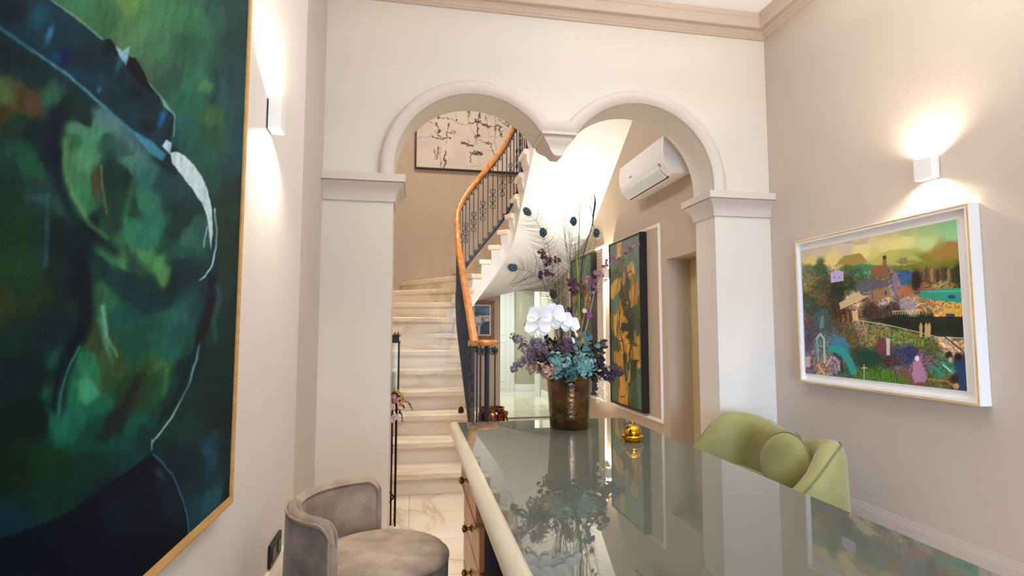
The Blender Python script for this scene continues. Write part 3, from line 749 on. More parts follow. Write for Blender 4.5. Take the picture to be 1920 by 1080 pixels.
def painted(name, origin, eu, ev, nu, nv, fn, m, parent, off=(0, 0, 0)):
    """a canvas: nu x nv grid of vertices carrying the artwork's colours"""
    o_, u_, v_ = Vector(origin), Vector(eu), Vector(ev)
    U, V = np.meshgrid(np.linspace(0, 1, nu), np.linspace(0, 1, nv), indexing='ij')
    P = np.array(o_)[None, None]+U[..., None]*np.array(u_)+V[..., None]*np.array(v_)
    col = fn(U, V, P)
    col = np.clip(col, 0, 255)/255.0; L_ = np.where(col <= 0.04045, col/12.92, ((col+0.055)/1.055)**2.4)
    me = bpy.data.meshes.new(name)
    idx = np.arange(nu*nv).reshape(nu, nv)
    f = np.stack([idx[:-1, :-1], idx[1:, :-1], idx[1:, 1:], idx[:-1, 1:]], -1).reshape(-1, 4)
    me.vertices.add(nu*nv); me.vertices.foreach_set('co', P.reshape(-1).astype(np.float32))
    me.loops.add(f.size); me.loops.foreach_set('vertex_index', f.reshape(-1).astype(np.int32))
    me.polygons.add(len(f)); me.polygons.foreach_set('loop_start', (np.arange(len(f))*4).astype(np.int32)); me.polygons.foreach_set('loop_total', np.full(len(f), 4, np.int32))
    me.update(calc_edges=True)
    ca = me.color_attributes.new('paint', 'FLOAT_COLOR', 'POINT')
    ca.data.foreach_set('color', np.concatenate([L_.reshape(-1, 3), np.ones((nu*nv, 1))], 1).reshape(-1).astype(np.float32))
    me.materials.append(m)
    o = bpy.data.objects.new(name, me); COL.objects.link(o); o.parent = parent; o.matrix_parent_inverse = Matrix.Translation(-parent.location)
    return o
def paint_mat(name, gain, rough=0.5, bump=0.15, spec=0.5):
    m = bpy.data.materials.new(name); m.use_nodes = True; nt = m.node_tree; N = nt.nodes; L = nt.links; b = N['Principled BSDF']
    at_ = N.new('ShaderNodeAttribute'); at_.attribute_name = 'paint'
    mx = N.new('ShaderNodeVectorMath'); mx.operation = 'SCALE'; mx.inputs['Scale'].default_value = gain
    L.new(at_.outputs['Color'], mx.inputs[0]); L.new(mx.outputs[0], b.inputs['Base Color']); b.inputs['Roughness'].default_value = rough; b.inputs['Specular IOR Level'].default_value = spec
    n = N.new('ShaderNodeTexNoise'); n.inputs['Scale'].default_value = 220; bp = N.new('ShaderNodeBump'); bp.inputs['Strength'].default_value = bump; bp.inputs['Distance'].default_value = 0.002
    tc = N.new('ShaderNodeTexCoord'); L.new(tc.outputs['Object'], n.inputs[0]); L.new(n.outputs['Fac'], bp.inputs['Height']); L.new(bp.outputs[0], b.inputs['Normal'])
    return m
def to_px(P):
    """where points of the canvas lie in the photograph the artwork was copied from"""
    q = P-np.array([0, 0, H]); w = np.maximum(q@FWD, 0.12)
    return 960+FPX*(q@RT)/w, 540-FPX*(q@UP)/w

# ---- large green figure painting on the left wall
G_ = []
G_ += [(150,10,75,120,80),(200,30,70,112,70),(240,10,110,140,72),(280,30,85,130,80),(330,30,80,130,85),(370,40,70,125,85),(400,30,50,100,80),(440,20,40,85,75),(460,60,35,75,65),(250,60,98,132,85),(300,80,80,125,85),(350,90,60,110,80),(300,130,78,112,80),(320,150,55,95,75),(360,160,60,115,85),(405,165,40,88,80),(440,150,35,75,70),(460,150,30,75,75),(350,200,45,108,80),(400,225,68,105,60),(400,250,50,90,65),(350,250,40,100,85),(440,220,40,80,75),(455,250,30,80,80),(380,300,40,95,80),(430,320,35,75,75),(445,350,30,60,55),(420,400,30,70,55),(440,430,30,60,45),(440,500,30,60,50),(410,330,36,85,75),(425,460,28,62,50)]
G_ += [(20,100,14,42,46),(60,140,18,52,50),(10,180,88,108,60),(40,185,88,72,42),(70,190,98,72,46),(96,190,60,112,85),(120,200,20,50,45),(150,190,24,58,52),(160,222,20,50,45),(0,215,72,62,35),(30,240,30,62,50),(60,250,18,45,45),(30,280,35,82,60),(60,310,35,92,65),(20,330,25,62,50),(90,250,18,50,50),(98,290,14,40,48),(60,360,36,70,60),(30,380,25,62,42),(30,450,26,62,34),(30,520,25,66,34),(70,450,30,62,45),(60,540,28,60,38)]
G_ += [(130,270,62,112,72),(125,300,82,132,82),(150,240,92,132,96),(172,260,88,142,106),(190,230,92,135,108),(200,270,50,92,70),(142,350,70,122,80),(152,390,60,118,80),(165,300,92,142,100),(210,330,28,62,50),(230,330,28,60,50),(235,280,62,92,82),(225,380,35,78,55),(240,380,35,82,55),(250,310,80,132,106),(270,370,65,132,100),(280,330,60,118,100),(302,340,38,80,78),(310,300,22,56,52),(330,350,35,82,76),(250,440,60,132,96),(250,490,98,142,90),(290,490,82,142,80),(302,520,112,152,90),(270,450,50,122,96),(325,430,26,66,52),(345,400,22,56,52),(300,420,55,122,96),(355,440,55,110,85),(340,470,35,92,75),(372,430,50,100,85),(360,385,28,66,62),(200,430,35,85,60),(212,470,70,122,75),(170,425,18,46,48),(150,450,12,40,46),(100,450,12,42,42),(120,520,18,44,44),(180,500,18,58,54),(222,522,25,66,60),(345,500,20,60,60),(330,530,20,50,52)]
G_ += [(10,560,58,70,36),(40,560,36,62,40),(30,620,20,50,44),(60,700,12,40,40),(60,780,9,34,34),(100,620,17,44,44),(190,560,60,112,75),(180,640,60,80,50),(215,670,72,92,50),(230,600,28,90,74),(260,580,20,80,70),(300,560,24,96,75),(330,580,60,122,95),(350,560,34,90,75),(370,570,20,50,60),(240,650,24,86,65),(270,620,28,86,70),(300,680,60,102,55),(300,720,42,92,60),(280,700,52,86,45),(320,650,34,100,80),(340,640,24,80,65),(350,690,14,54,50),(330,740,20,60,50),(120,740,36,116,78),(135,680,34,98,76),(160,680,50,124,80),(170,740,80,162,112),(150,770,34,110,80),(120,780,28,110,84),(190,760,34,110,80),(200,720,56,96,60),(240,740,46,76,50),(222,790,20,60,50),(180,810,14,80,60),(250,800,24,100,80),(220,830,18,80,65),(272,820,14,60,55),(90,880,8,60,30),(30,900,10,45,30),(100,940,8,58,44),(180,880,14,60,44),(20,980,10,50,60),(200,915,10,45,50),(250,860,14,70,66)]
G_ += [(400,560,34,60,55),(410,600,20,60,50),(420,700,14,50,44),(400,760,14,50,44),(420,850,12,50,55),(395,850,20,82,96),(405,930,34,92,96),(425,930,12,40,40),(370,850,12,55,55),(350,800,14,66,55),(380,900,14,60,65),(430,600,20,50,44),(430,780,12,40,35),(385,690,14,50,46),(340,870,10,46,54)]
def green_art(U, V, P):
    x, y = to_px(P); x = np.clip(x, -500, 600); y = np.clip(y, -600, 1300)
    wx = x+10*(fbm(x/38, y/38, 3)-0.5)*2; wy = y+14*(fbm(x/38+9, y/38, 7)-0.5)*2
    p = Painter(wx, wy); p.base(G_, 3.0, 6)
    p.x, p.y = x+1.6*(fbm(x/14, y/14, 13)-0.5)*2, y+1.6*(fbm(x/14+9, y/14, 17)-0.5)*2
    # hat brim band
    p.poly([(-260, -230), (95, 0), (240, 112), (328, 215), (322, 262), (308, 300), (150, 158), (0, 50), (-260, -120)], (17, 58, 66), 2)
    for a in ((-40,-10,60,60,(8,24,46)),(20,20,40,40,(8,26,48)),(75,30,30,42,(14,92,104)),(92,66,10,26,(56,130,150)),(122,105,22,26,(8,34,78)),(105,108,14,12,(20,70,110)),(160,105,26,40,(14,42,46)),(190,150,24,26,(20,72,84)),(186,168,6,9,(70,130,140)),(224,118,9,34,(52,108,112)),(200,95,18,20,(10,34,40)),(255,170,28,36,(12,38,42)),(285,195,20,30,(14,48,52)),(304,222,9,26,(28,112,146)),(318,245,7,28,(10,34,38)),(276,236,20,18,(10,32,40)),(150,140,30,14,(16,66,90))):
        p.blob(a[0], a[1], a[2], a[3], a[4], 0.85, 0.7, 20)
    p.line([(-200, -80), (0, 52), (60, 95), (130, 142), (200, 205), (262, 262), (306, 296)], 7, (70, 128, 136), 5, 0.8)
    p.line([(60, 95), (130, 142), (200, 205)], 2, (130, 172, 170), 2, 0.8)
    p.line([(0, 66), (100, 132), (180, 200)], 12, (14, 52, 58), 10, 0.6)
    p.line([(95, 0), (150, 38), (240, 112), (290, 168), (328, 216), (326, 255)], 3, (140, 160, 135), 2.5, 0.85)
    p.poly([(194, 74), (206, 72), (218, 88), (222, 104), (206, 94)], (12, 22, 32), 3)
    p.poly([(216, 86), (230, 96), (245, 84), (240, 104), (236, 122), (222, 104)], (176, 196, 196), 3, 0.9)
    p.poly([(240, 106), (254, 108), (266, 128), (276, 150), (291, 180), (268, 164), (240, 132)], (10, 16, 24), 3)
    p.poly([(298, 176), (312, 196), (328, 216), (306, 200)], (140, 175, 135), 3, 0.9)
    p.poly([(368, 168), (380, 148), (402, 158), (392, 178)], (108, 150, 84), 6, 0.6)
    p.line([(404, 130), (410, 170), (398, 190)], 7, (22, 56, 52), 6, 0.6)
    # cheek and ear forms
    p.line([(185, 212), (215, 235), (248, 272), (272, 308)], 26, (104, 128, 124), 16, 0.65, w1=14)
    p.line([(104, 215), (100, 290), (112, 350), (135, 405), (185, 448), (215, 470)], 34, (8, 26, 42), 22, 0.85, w1=14)
    p.line([(122, 262), (122, 320), (136, 365), (168, 420), (200, 445)], 9, (128, 158, 92), 8, 0.6)
    p.blob(181, 342, 13, 42, (104, 78, 46), 0.8, 0.7); p.line([(190, 310), (192, 350), (200, 400)], 4, (148, 136, 66), 4, 0.7)
    p.line([(172, 330), (180, 375), (208, 430)], 4, (70, 60, 40), 4, 0.6)
    p.line([(208, 290), (208, 350), (222, 420)], 20, (26, 58, 46), 12, 0.6)
    p.line([(250, 340), (236, 400), (238, 460)], 8, (80, 142, 104), 8, 0.5); p.line([(345, 405), (330, 440), (300, 470)], 18, (24, 58, 54), 12, 0.6)
    p.poly([(235, 460), (262, 490), (285, 512), (302, 535), (318, 520), (330, 500), (345, 505), (350, 540), (290, 560), (240, 520)], (18, 52, 50), 14, 0.65)
    p.blob(300, 505, 14, 30, (116, 156, 92), 0.6, 0.8); p.blob(128, 190, 1, 1, (0, 0, 0), 0)
    p.poly([(88, 365), (93, 365), (90, 500), (80, 505)], (66, 102, 98), 8, 0.7); p.poly([(45, 368), (92, 362), (88, 385)], (70, 108, 108), 8, 0.5)
    p.poly([(270, 264), (305, 270), (330, 284), (345, 300), (330, 330), (318, 330), (290, 305)], (18, 50, 50), 8, 0.7)
    p.poly([(248, 244), (285, 265), (312, 290), (306, 302), (280, 288)], (88, 156, 160), 5, 0.75)
    p.poly([(312, 262), (322, 268), (318, 290), (304, 274)], (214, 226, 222), 3, 0.9)
    # goggle rim: bright crescent and thin arcs
    p.poly([(318, 286), (330, 284), (346, 291), (363, 308), (378, 330), (391, 360), (397, 392), (399, 440), (396, 468), (392, 440), (388, 408), (379, 384), (360, 355), (338, 326), (322, 305)], (222, 224, 206), 2.5)
    p.line([(402, 392), (406, 430), (405, 465), (398, 498), (386, 516), (374, 526)], 3.5, (190, 214, 206), 2, 0.9)
    p.line([(388, 424), (385, 445), (382, 462)], 3, (180, 208, 200), 2, 0.8)
    p.line([(396, 520), (402, 545), (386, 590), (374, 632)], 16, (26, 26, 44), 8, 0.7); p.line([(404, 400), (407, 470), (404, 520)], 3, (60, 30, 44), 3, 0.4)
    p.line([(376, 638), (368, 676), (352, 726), (326, 776), (300, 812), (286, 830)], 4.5, (168, 188, 166), 2, 0.95, w1=3.5)
    p.line([(286, 826), (284, 842)], 4, (190, 205, 185), 2); p.line([(380, 640), (366, 700), (340, 745), (310, 775)], 10, (10, 34, 46), 10, 0.5)
    # neck and lower forms
    p.line([(146, 530), (156, 590), (152, 618), (130, 655), (114, 700), (106, 760)], 30, (8, 26, 38), 18, 0.8)
    p.line([(190, 600), (196, 636), (212, 682)], 13, (96, 152, 126), 9, 0.75, w1=4); p.line([(126, 668), (112, 730), (108, 780)], 5, (60, 132, 96), 5, 0.6)
    p.line([(262, 708), (240, 760), (200, 815)], 22, (42, 44, 40), 16, 0.55); p.line([(282, 700), (300, 680), (316, 684), (306, 740)], 8, (100, 142, 84), 8, 0.45)
    p.line([(345, 560), (310, 610), (296, 660)], 24, (40, 104, 84), 18, 0.5)
    p.poly([(-300, 1160), (0, 1010), (60, 990), (130, 960), (200, 910), (250, 875), (283, 850), (292, 858), (312, 884), (340, 930), (354, 968), (356, 1010), (330, 1090), (200, 1300), (-300, 1400)], (3, 18, 34), 5)
    p.poly([(300, 868), (330, 905), (350, 965), (350, 1000), (300, 960), (290, 880)], (12, 46, 62), 14, 0.7)
    p.blob(230, 960, 60, 70, (10, 34, 50), 0.7, 0.9)
    p.line([(286, 852), (304, 866), (324, 892), (342, 934), (352, 970), (355, 1000)], 2.6, (86, 128, 150), 2, 0.9)
    p.blob(300, 890, 20, 8, (60, 104, 116), 0.6, 0.8, 45); p.line([(402, 810), (398, 850), (388, 900)], 10, (18, 76, 100), 8, 0.5)
    # stronger modelling of the lower face
    p.line([(150, 484), (162, 540), (164, 590), (154, 625), (132, 660), (112, 722)], 34, (6, 22, 34), 16, 0.75, w1=10)
    p.line([(150, 650), (128, 688), (115, 735), (112, 775)], 4, (84, 156, 116), 4, 0.8)
    p.poly([(236, 512), (262, 520), (290, 515), (300, 545), (312, 542), (322, 515), (345, 500), (372, 505), (380, 540), (330, 575), (270, 590), (230, 560)], (14, 52, 58), 14, 0.7)
    p.poly([(296, 500), (320, 500), (318, 530), (309, 541), (300, 532)], (96, 150, 92), 8, 0.75)
    p.poly([(340, 540), (372, 530), (380, 580), (350, 640), (320, 690), (300, 650)], (40, 100, 88), 14, 0.55)
    p.line([(398, 530), (396, 570), (386, 612), (374, 640)], 13, (22, 18, 34), 6, 0.75)
    p.line([(372, 640), (350, 700), (325, 755), (300, 790)], 8, (8, 30, 44), 8, 0.6)
    p.line([(405, 535), (412, 560), (402, 600), (404, 640)], 9, (52, 112, 100), 8, 0.55)
    p.line([(176, 500), (184, 560), (200, 600), (222, 660), (214, 700)], 16, (62, 82, 46), 12, 0.5)
    p.line([(192, 575), (200, 630), (220, 668)], 9, (132, 186, 156), 7, 0.75, w1=3)
    p.line([(256, 712), (232, 760), (190, 822)], 16, (34, 40, 38), 12, 0.6)
    p.blob(172, 720, 26, 46, (86, 172, 122), 0.55, 0.9); p.blob(236, 838, 30, 22, (22, 108, 88), 0.6, 0.9); p.blob(40, 500, 60, 44, (44, 84, 50), 0.5, 0.9)
    p.line([(0, 610), (50, 580), (100, 540)], 16, (60, 62, 34), 14, 0.5)
    p.line([(0, 960), (120, 900), (230, 850), (280, 838)], 26, (8, 58, 52), 20, 0.5)
    # brush texture
    s = fbm(x/7+y/40, y/34-x/60, 21, 4)-0.5; s2 = fbm(x/3, y/3, 31, 3)-0.5; s3 = fbm(x/70, y/90, 41, 3)-0.5
    p.c = p.c*np.array([0.84, 0.93, 1.04])*(1+0.26*s[..., None]+0.16*s2[..., None]+0.25*s3[..., None])
    p.c = 255*np.clip(p.c/255, 0, 1)**1.16*1.13
    return p.c
PY0, PY1, PZ0, PZ1, PXF = 0.16, 1.486, 0.734, 2.62, -0.432
gp = thing('green_painting', 'huge green and teal figure painting in a thin pale wood frame on the left wall', 'painting', (XL, 0.83, 0.744))
painted('canvas', (PXF, PY0+0.018, PZ0+0.018), (0, PY1-PY0-0.036, 0), (0, 0, PZ1-PZ0-0.036), 560, 900, green_art, paint_mat('green oil paint', 0.90, 0.55, 0.1, 0.06), gp)
M_PFR = mat('pale wood frame', (216, 172, 108), 0.45, col2=(200, 152, 90), nscale=10, stretch=(1, 1, 6))
def frame(parent, name, m, ax, pos, back, a0, a1, z0, z1, w):
    """rectangular picture frame; ax 'x': lies in a plane of constant x"""
    b = MB(); pr = [(0, back), (0, pos), (w*0.25, pos+(pos-back)*0.04), (w, pos), (w, back)]
    ls = []
    for q, d in pr:
        c = [(a0+q, z0+q), (a1-q, z0+q), (a1-q, z1-q), (a0+q, z1-q)]
        ls.append([(d, a, z) if ax == 'x' else (a, d, z) for a, z in c])
    b.loops(ls, caps=False); return b.build(name, m, parent, bevel=0.0)
frame(gp, 'frame', M_PFR, 'x', PXF+0.004, XL+0.001, PY0, PY1, PZ0, PZ1, 0.019)
b = MB(); b.box(XL+0.001, PY0+0.01, PZ0+0.01, PXF-0.006, PY1-0.01, PZ1-0.01); b.build('backing', mat('backing board', (120, 90, 60), 0.8), gp)

# ---- framed townscape on the right wall
T_ = [(130,290,186,170,150),(200,270,196,180,160),(300,240,202,186,166),(400,210,206,190,150),(500,200,196,180,130),(600,190,170,176,120),(700,180,150,180,125),(800,160,130,180,130),(820,200,140,190,140),(600,230,210,206,140),(700,240,186,200,140),(500,240,216,200,140),(150,320,206,186,120),(250,320,216,196,130),(400,280,220,206,140),(550,265,216,206,130),(450,310,200,190,110),(600,310,150,160,80),(750,290,150,130,60),(820,265,150,112,50),(700,330,120,120,50),(600,345,110,110,50),(800,325,110,110,40),(150,370,90,100,60),(190,350,60,80,45),(420,368,74,130,90),(350,390,70,100,60),(480,390,110,90,60),(140,430,110,100,55),(200,450,60,60,40),(180,480,84,78,42),(130,520,50,60,35),(160,560,40,50,30),(280,470,20,35,25),(330,425,40,56,36),(430,440,96,96,102),(590,400,48,84,120),(550,440,130,110,120),(600,470,150,100,70),(480,480,130,96,64),(650,420,34,30,34),(700,385,110,92,50),(740,400,96,72,52),(800,385,60,70,34),(840,385,40,50,30),(700,440,140,92,60),(760,440,150,130,80),(620,520,190,160,130),(700,535,170,130,80),(760,555,190,150,92),(840,565,200,160,62),(350,510,190,166,130),(330,590,110,80,54),(280,560,60,42,26),(440,570,58,46,40),(520,550,62,52,50),(500,510,170,156,144),(560,600,20,30,25),(700,610,20,34,28),(830,620,22,34,28),(850,665,26,36,30),(380,640,130,116,96),(330,660,92,80,50),(580,690,110,120,60),(660,700,100,122,50),(480,660,110,110,70),(350,690,90,80,44),(420,690,120,110,70),(790,710,200,170,142),(840,720,180,150,120),(200,600,56,76,78),(150,620,70,52,60),(135,600,100,72,80),(140,700,60,50,70),(200,720,96,112,110),(290,720,50,104,140),(250,810,130,112,124),(150,800,120,96,100),(200,830,150,120,90),(340,850,60,80,60),(430,780,14,58,48),(380,760,40,60,50),(430,860,62,102,30),(520,870,70,112,34),(560,890,60,90,30),(560,770,60,60,90),(620,760,40,50,90),(540,800,58,40,44),(560,840,100,90,110),(670,790,120,84,104),(650,860,130,100,120),(740,850,60,100,80),(800,820,50,110,90),(860,820,30,50,90),(870,900,20,50,80),(770,890,90,90,50),(830,900,80,60,50),(700,890,90,80,50),(140,850,90,80,90),(500,740,80,70,60),(720,740,80,90,50)]
def town_art(U, V, P):
    px, py = to_px(P); u, v = (px-1460)*2.512, (py-360)*2.512
    wx = u+16*(fbm(u/24, v/24, 5)-0.5)*2; wy = v+13*(fbm(u/24+5, v/24, 8)-0.5)*2
    wx = np.where(v > 330, wx, u+5*(fbm(u/60, v/30, 5)-0.5)); wy = np.where(v > 330, wy, v+10*(fbm(u/30, v/60, 8)-0.5))
    p = Painter(wx, wy); p.base(T_, 2.6, 5)
    p.poly([(265, 348), (305, 302), (385, 290), (425, 338)], (150, 132, 72), 6); p.poly([(400, 340), (520, 272), (600, 268), (690, 330), (560, 350)], (170, 172, 92), 8, 0.8)
    p.poly([(690, 312), (780, 258), (880, 240), (880, 320)], (150, 118, 56), 6, 0.8); p.line([(560, 330), (700, 330), (860, 310)], 14, (120, 124, 50), 8, 0.7)
    # fine mosaic texture in the lower part
    q = (fbm(u/7, v/7, 12, 3)-0.5); q2 = (vnoise(u/4.5, v/4.5, 17)-0.5); k = np.clip((v-340)/40, 0, 1)
    p.c = p.c*(1+k[..., None]*(1.1*q+0.35*q2)[..., None])
    hue = (vnoise(u/14+3, v/14, 23)-0.5)*k; p.c[..., 0] += 42*hue; p.c[..., 2] -= 34*hue
    sp = (vnoise(u/5, v/5, 29) > 0.86)*k; p.mix((205, 180, 140), 0.3*sp)
    dk = (vnoise(u/6, v/6, 39) > 0.80)*k; p.mix((18, 20, 22), 0.35*dk)
    p.x, p.y = u, v
    cloud = fbm(u/40, v/16, 55, 3); p.mix((160, 140, 140), 0.5*np.clip((cloud-0.55)*5, 0, 1)*np.clip((300-v)/60, 0, 1)*np.clip((560-u)/200, 0, 1))
    p.poly([(244, 380), (262, 376), (264, 370), (290, 368), (292, 374), (304, 372), (306, 418), (246, 428)], (180, 164, 210), 2); p.blob(262, 402, 4, 6, (60, 50, 70), 1); p.blob(284, 402, 3, 5, (60, 50, 70), 1)
    p.poly([(434, 352), (450, 346), (490, 345), (490, 302), (506, 298), (510, 350), (514, 398), (470, 400), (436, 390)], (126, 88, 62), 2, 0.9)
    p.poly([(490, 302), (506, 299), (507, 316), (491, 318)], (70, 50, 40), 2)
    p.poly([(568, 312), (604, 308), (608, 335), (570, 340)], (118, 116, 92), 2, 0.8)
    p.poly([(536, 380), (562, 380), (562, 470), (538, 478)], (128, 112, 132), 3, 0.8); p.poly([(570, 378), (628, 376), (626, 430), (572, 440)], (40, 92, 140), 6, 0.7)
    p.poly([(632, 380), (664, 384), (664, 450), (640, 460)], (26, 24, 28), 4, 0.8)
    p.poly([(352, 440), (400, 412), (470, 410), (520, 440), (470, 452), (390, 476)], (84, 86, 96), 3, 0.8)
    p.poly([(440, 470), (520, 446), (530, 486), (452, 520)], (150, 112, 78), 2, 0.9); p.blob(505, 475, 7, 14, (40, 70, 140), 1, 0.3)
    p.poly([(566, 440), (628, 446), (626, 490), (572, 492)], (166, 104, 70), 3, 0.7)
    for i in range(6): p.poly([(688+i*26, 372), (696+i*26, 345+9*(i % 3)), (704+i*26, 372), (704+i*26, 425), (690+i*26, 425)], ((96, 50, 38), (150, 120, 90), (44, 52, 34))[i % 3], 3, 0.8)
    p.poly([(664, 468), (740, 458), (864, 450), (864, 522), (800, 516), (724, 508), (668, 496)], (34, 146, 124), 4, 0.95); p.line([(700, 470), (860, 466)], 7, (120, 196, 160), 5, 0.5)
    p.blob(815, 494, 22, 11, (40, 56, 110), 1, 0.4)
    for i in range(26): p.blob(650+i*8.5, 520+((i*37) % 30), 4, 6, ((220, 180, 150), (210, 120, 130), (120, 90, 140), (230, 200, 120))[i % 4], 0.85, 0.5)
    p.poly([(565, 505), (600, 500), (650, 530), (640, 556), (575, 556)], (140, 140, 160), 4, 0.7)
    for i in range(12): p.line([(540+i*11, 562), (540+i*11, 576)], 3, (224, 206, 160), 2, 0.9)
    p.line([(536, 561), (672, 558)], 3, (224, 206, 160), 2, 0.9); p.poly([(770, 545), (862, 550), (862, 582), (780, 574)], (204, 164, 66), 3, 0.75); p.poly([(790, 572), (830, 574), (828, 600), (790, 596)], (40, 50, 90), 3, 0.9)
    p.poly([(284, 524), (372, 470), (392, 488), (430, 486), (340, 530), (292, 556)], (196, 172, 138), 2, 0.95); p.line([(290, 556), (420, 500)], 3, (60, 46, 34), 2)
    for i in range(5): p.line([(268+i*22, 556), (272+i*22, 612)], 6, (44, 28, 18), 3, 0.9)
    p.poly([(346, 560), (372, 558), (376, 606), (350, 610)], (226, 200, 170), 4, 0.8)
    p.poly([(430, 600), (560, 588), (872, 588), (880, 680), (700, 682), (600, 650)], (16, 28, 24), 4, 0.88)
    p.line([(600, 600), (860, 606)], 3, (60, 90, 70), 3, 0.5)
    p.line([(386, 606), (520, 628), (640, 656), (760, 686), (880, 688)], 4, (206, 196, 166), 2, 0.9)
    for cx in (670, 695, 709): p.poly([(cx-8, 630), (cx, 612), (cx+8, 630), (cx+6, 684), (cx-6, 684)], (182, 160, 104) if cx == 670 else (196, 160, 120), 2, 0.95)
    p.poly([(162, 570), (226, 548), (232, 640), (176, 652)], (52, 80, 86), 3, 0.85); p.poly([(186, 590), (212, 580), (214, 640), (192, 644)], (128, 150, 150), 3, 0.6); p.line([(196, 584), (186, 640)], 3, (20, 24, 24))
    p.line([(178, 690), (196, 668), (214, 690), (216, 800)], 9, (176, 200, 196), 4, 0.85); p.line([(180, 690), (186, 800)], 8, (130, 160, 160), 4, 0.8)
    p.poly([(240, 690), (310, 680), (330, 745), (250, 752)], (50, 124, 160), 6, 0.75)
    p.line([(250, 740), (300, 748), (330, 790), (352, 846)], 34, (28, 150, 142), 6, 0.95); p.line([(262, 762), (296, 790), (300, 846)], 12, (20, 40, 44), 4, 0.8)
    p.line([(225, 820), (250, 776), (280, 800), (286, 840)], 5, (206, 190, 204), 3, 0.9)
    p.poly([(126, 775), (148, 775), (148, 826), (128, 826)], (206, 176, 170), 3, 0.8); p.line([(186, 812), (214, 856)], 8, (214, 176, 120), 4, 0.9)
    p.poly([(360, 752), (470, 760), (500, 800), (430, 830), (370, 810)], (12, 60, 50), 8, 0.75)
    for i in range(40):
        gx = 370+i*6.4; p.line([(gx, 900), (gx+((i*13) % 17)-8, 826+((i*29) % 34))], 4, ((96, 150, 40), (46, 80, 26))[i % 2], 3, 0.7)
    p.line([(402, 812), (402, 880)], 3, (216, 216, 200)); p.line([(388, 830), (416, 828)], 3, (216, 216, 200))
    p.poly([(468, 690), (492, 686), (494, 768), (470, 764)], (118, 44, 76), 3, 0.9); p.poly([(506, 690), (524, 688), (524, 770), (508, 768)], (206, 196, 188), 3, 0.9)
    p.poly([(528, 836), (610, 838), (640, 900), (720, 912), (640, 915), (590, 870)], (120, 70, 60), 4, 0.7)
    p.poly([(632, 800), (668, 790), (700, 870), (690, 900), (630, 880)], (168, 126, 158), 5, 0.9); p.blob(652, 784, 14, 16, (226, 214, 222), 1, 0.4)
    p.line([(712, 815), (780, 860), (760, 870)], 12, (40, 140, 116), 4, 0.9); p.line([(770, 806), (820, 850)], 16, (60, 158, 130), 4, 0.9); p.line([(776, 816), (812, 846)], 4, (226, 220, 190))
    p.blob(802, 768, 20, 22, (44, 26, 20), 1, 0.4); p.blob(808, 790, 12, 16, (200, 150, 120), 1, 0.4); p.blob(846, 778, 22, 24, (34, 20, 18), 1, 0.4)
    p.poly([(836, 800), (880, 790), (890, 935), (850, 930), (840, 880)], (26, 56, 96), 5, 0.95); p.blob(830, 880, 22, 26, (44, 30, 24), 1, 0.4); p.blob(836, 915, 18, 18, (186, 140, 100), 1, 0.4)
    p.line([(700, 880), (790, 890), (840, 925)], 10, (150, 140, 60), 5, 0.7); p.line([(780, 680), (870, 752)], 6, (40, 36, 36), 3, 0.9)
    return p.c
tp = thing('townscape_picture', 'colourful seaside townscape collage in a white box frame on the right wall', 'picture', (XR, 2.25, 0.862))
FY0, FY1, FZ0, FZ1, FXF = 1.770, 2.772, 0.866, 1.664, 2.160
M_TFR = mat('light maple frame', (224, 186, 120), 0.4, col2=(204, 158, 92), nscale=10)
M_TWH = mat('white frame side', (0.84, 0.84, 0.84), 0.4)
M_MAT = mat('white mount', (0.90, 0.86, 0.83), 0.7)
b = MB(); b.loops([[(d, FY0+q, FZ0+q), (d, FY1-q, FZ0+q), (d, FY1-q, FZ1-q), (d, FY0+q, FZ1-q)] for q, d in ((0, XR-0.001), (0, FXF), (0.003, FXF-0.001), (0.003, XR-0.001))], caps=False)
b.build('frame_side', M_TWH, tp)
b = MB(); b.loops([[(d, FY0+q, FZ0+q), (d, FY1-q, FZ0+q), (d, FY1-q, FZ1-q), (d, FY0+q, FZ1-q)] for q, d in ((0.003, FXF+0.004), (0.003, FXF-0.003), (0.009, FXF-0.003), (0.009, FXF+0.002))], caps=False)
b.build('frame', M_TFR, tp)
b = MB(); b.loops([[(d, FY0+q, FZ0+q), (d, FY1-q, FZ0+q), (d, FY1-q, FZ1-q), (d, FY0+q, FZ1-q)] for q, d in ((0.009, FXF+0.004), (0.009, FXF-0.001), (0.019, FXF-0.001), (0.019, FXF+0.03))], caps=False)
b.build('inner_frame', M_TWH, tp)
b = MB(); b.box(FXF+0.022, FY0+0.012, FZ0+0.012, FXF+0.026, FY1-0.012, FZ1-0.012); b.build('mount', M_MAT, tp)
ty0, ty1, tz0, tz1 = 1.832, 2.744, 0.914, 1.613
b = MB(); b.box(FXF+0.016, ty0, tz0, FXF+0.022, ty1, tz1); b.build('picture_sheet', M_TWH, tp)
painted('picture', (FXF+0.0155, ty1-0.003, tz0+0.003), (0, -(ty1-ty0-0.006), 0), (0, 0, tz1-tz0-0.006), 520, 460, town_art, paint_mat('townscape paint', 1.2, 0.3, 0.3), tp)

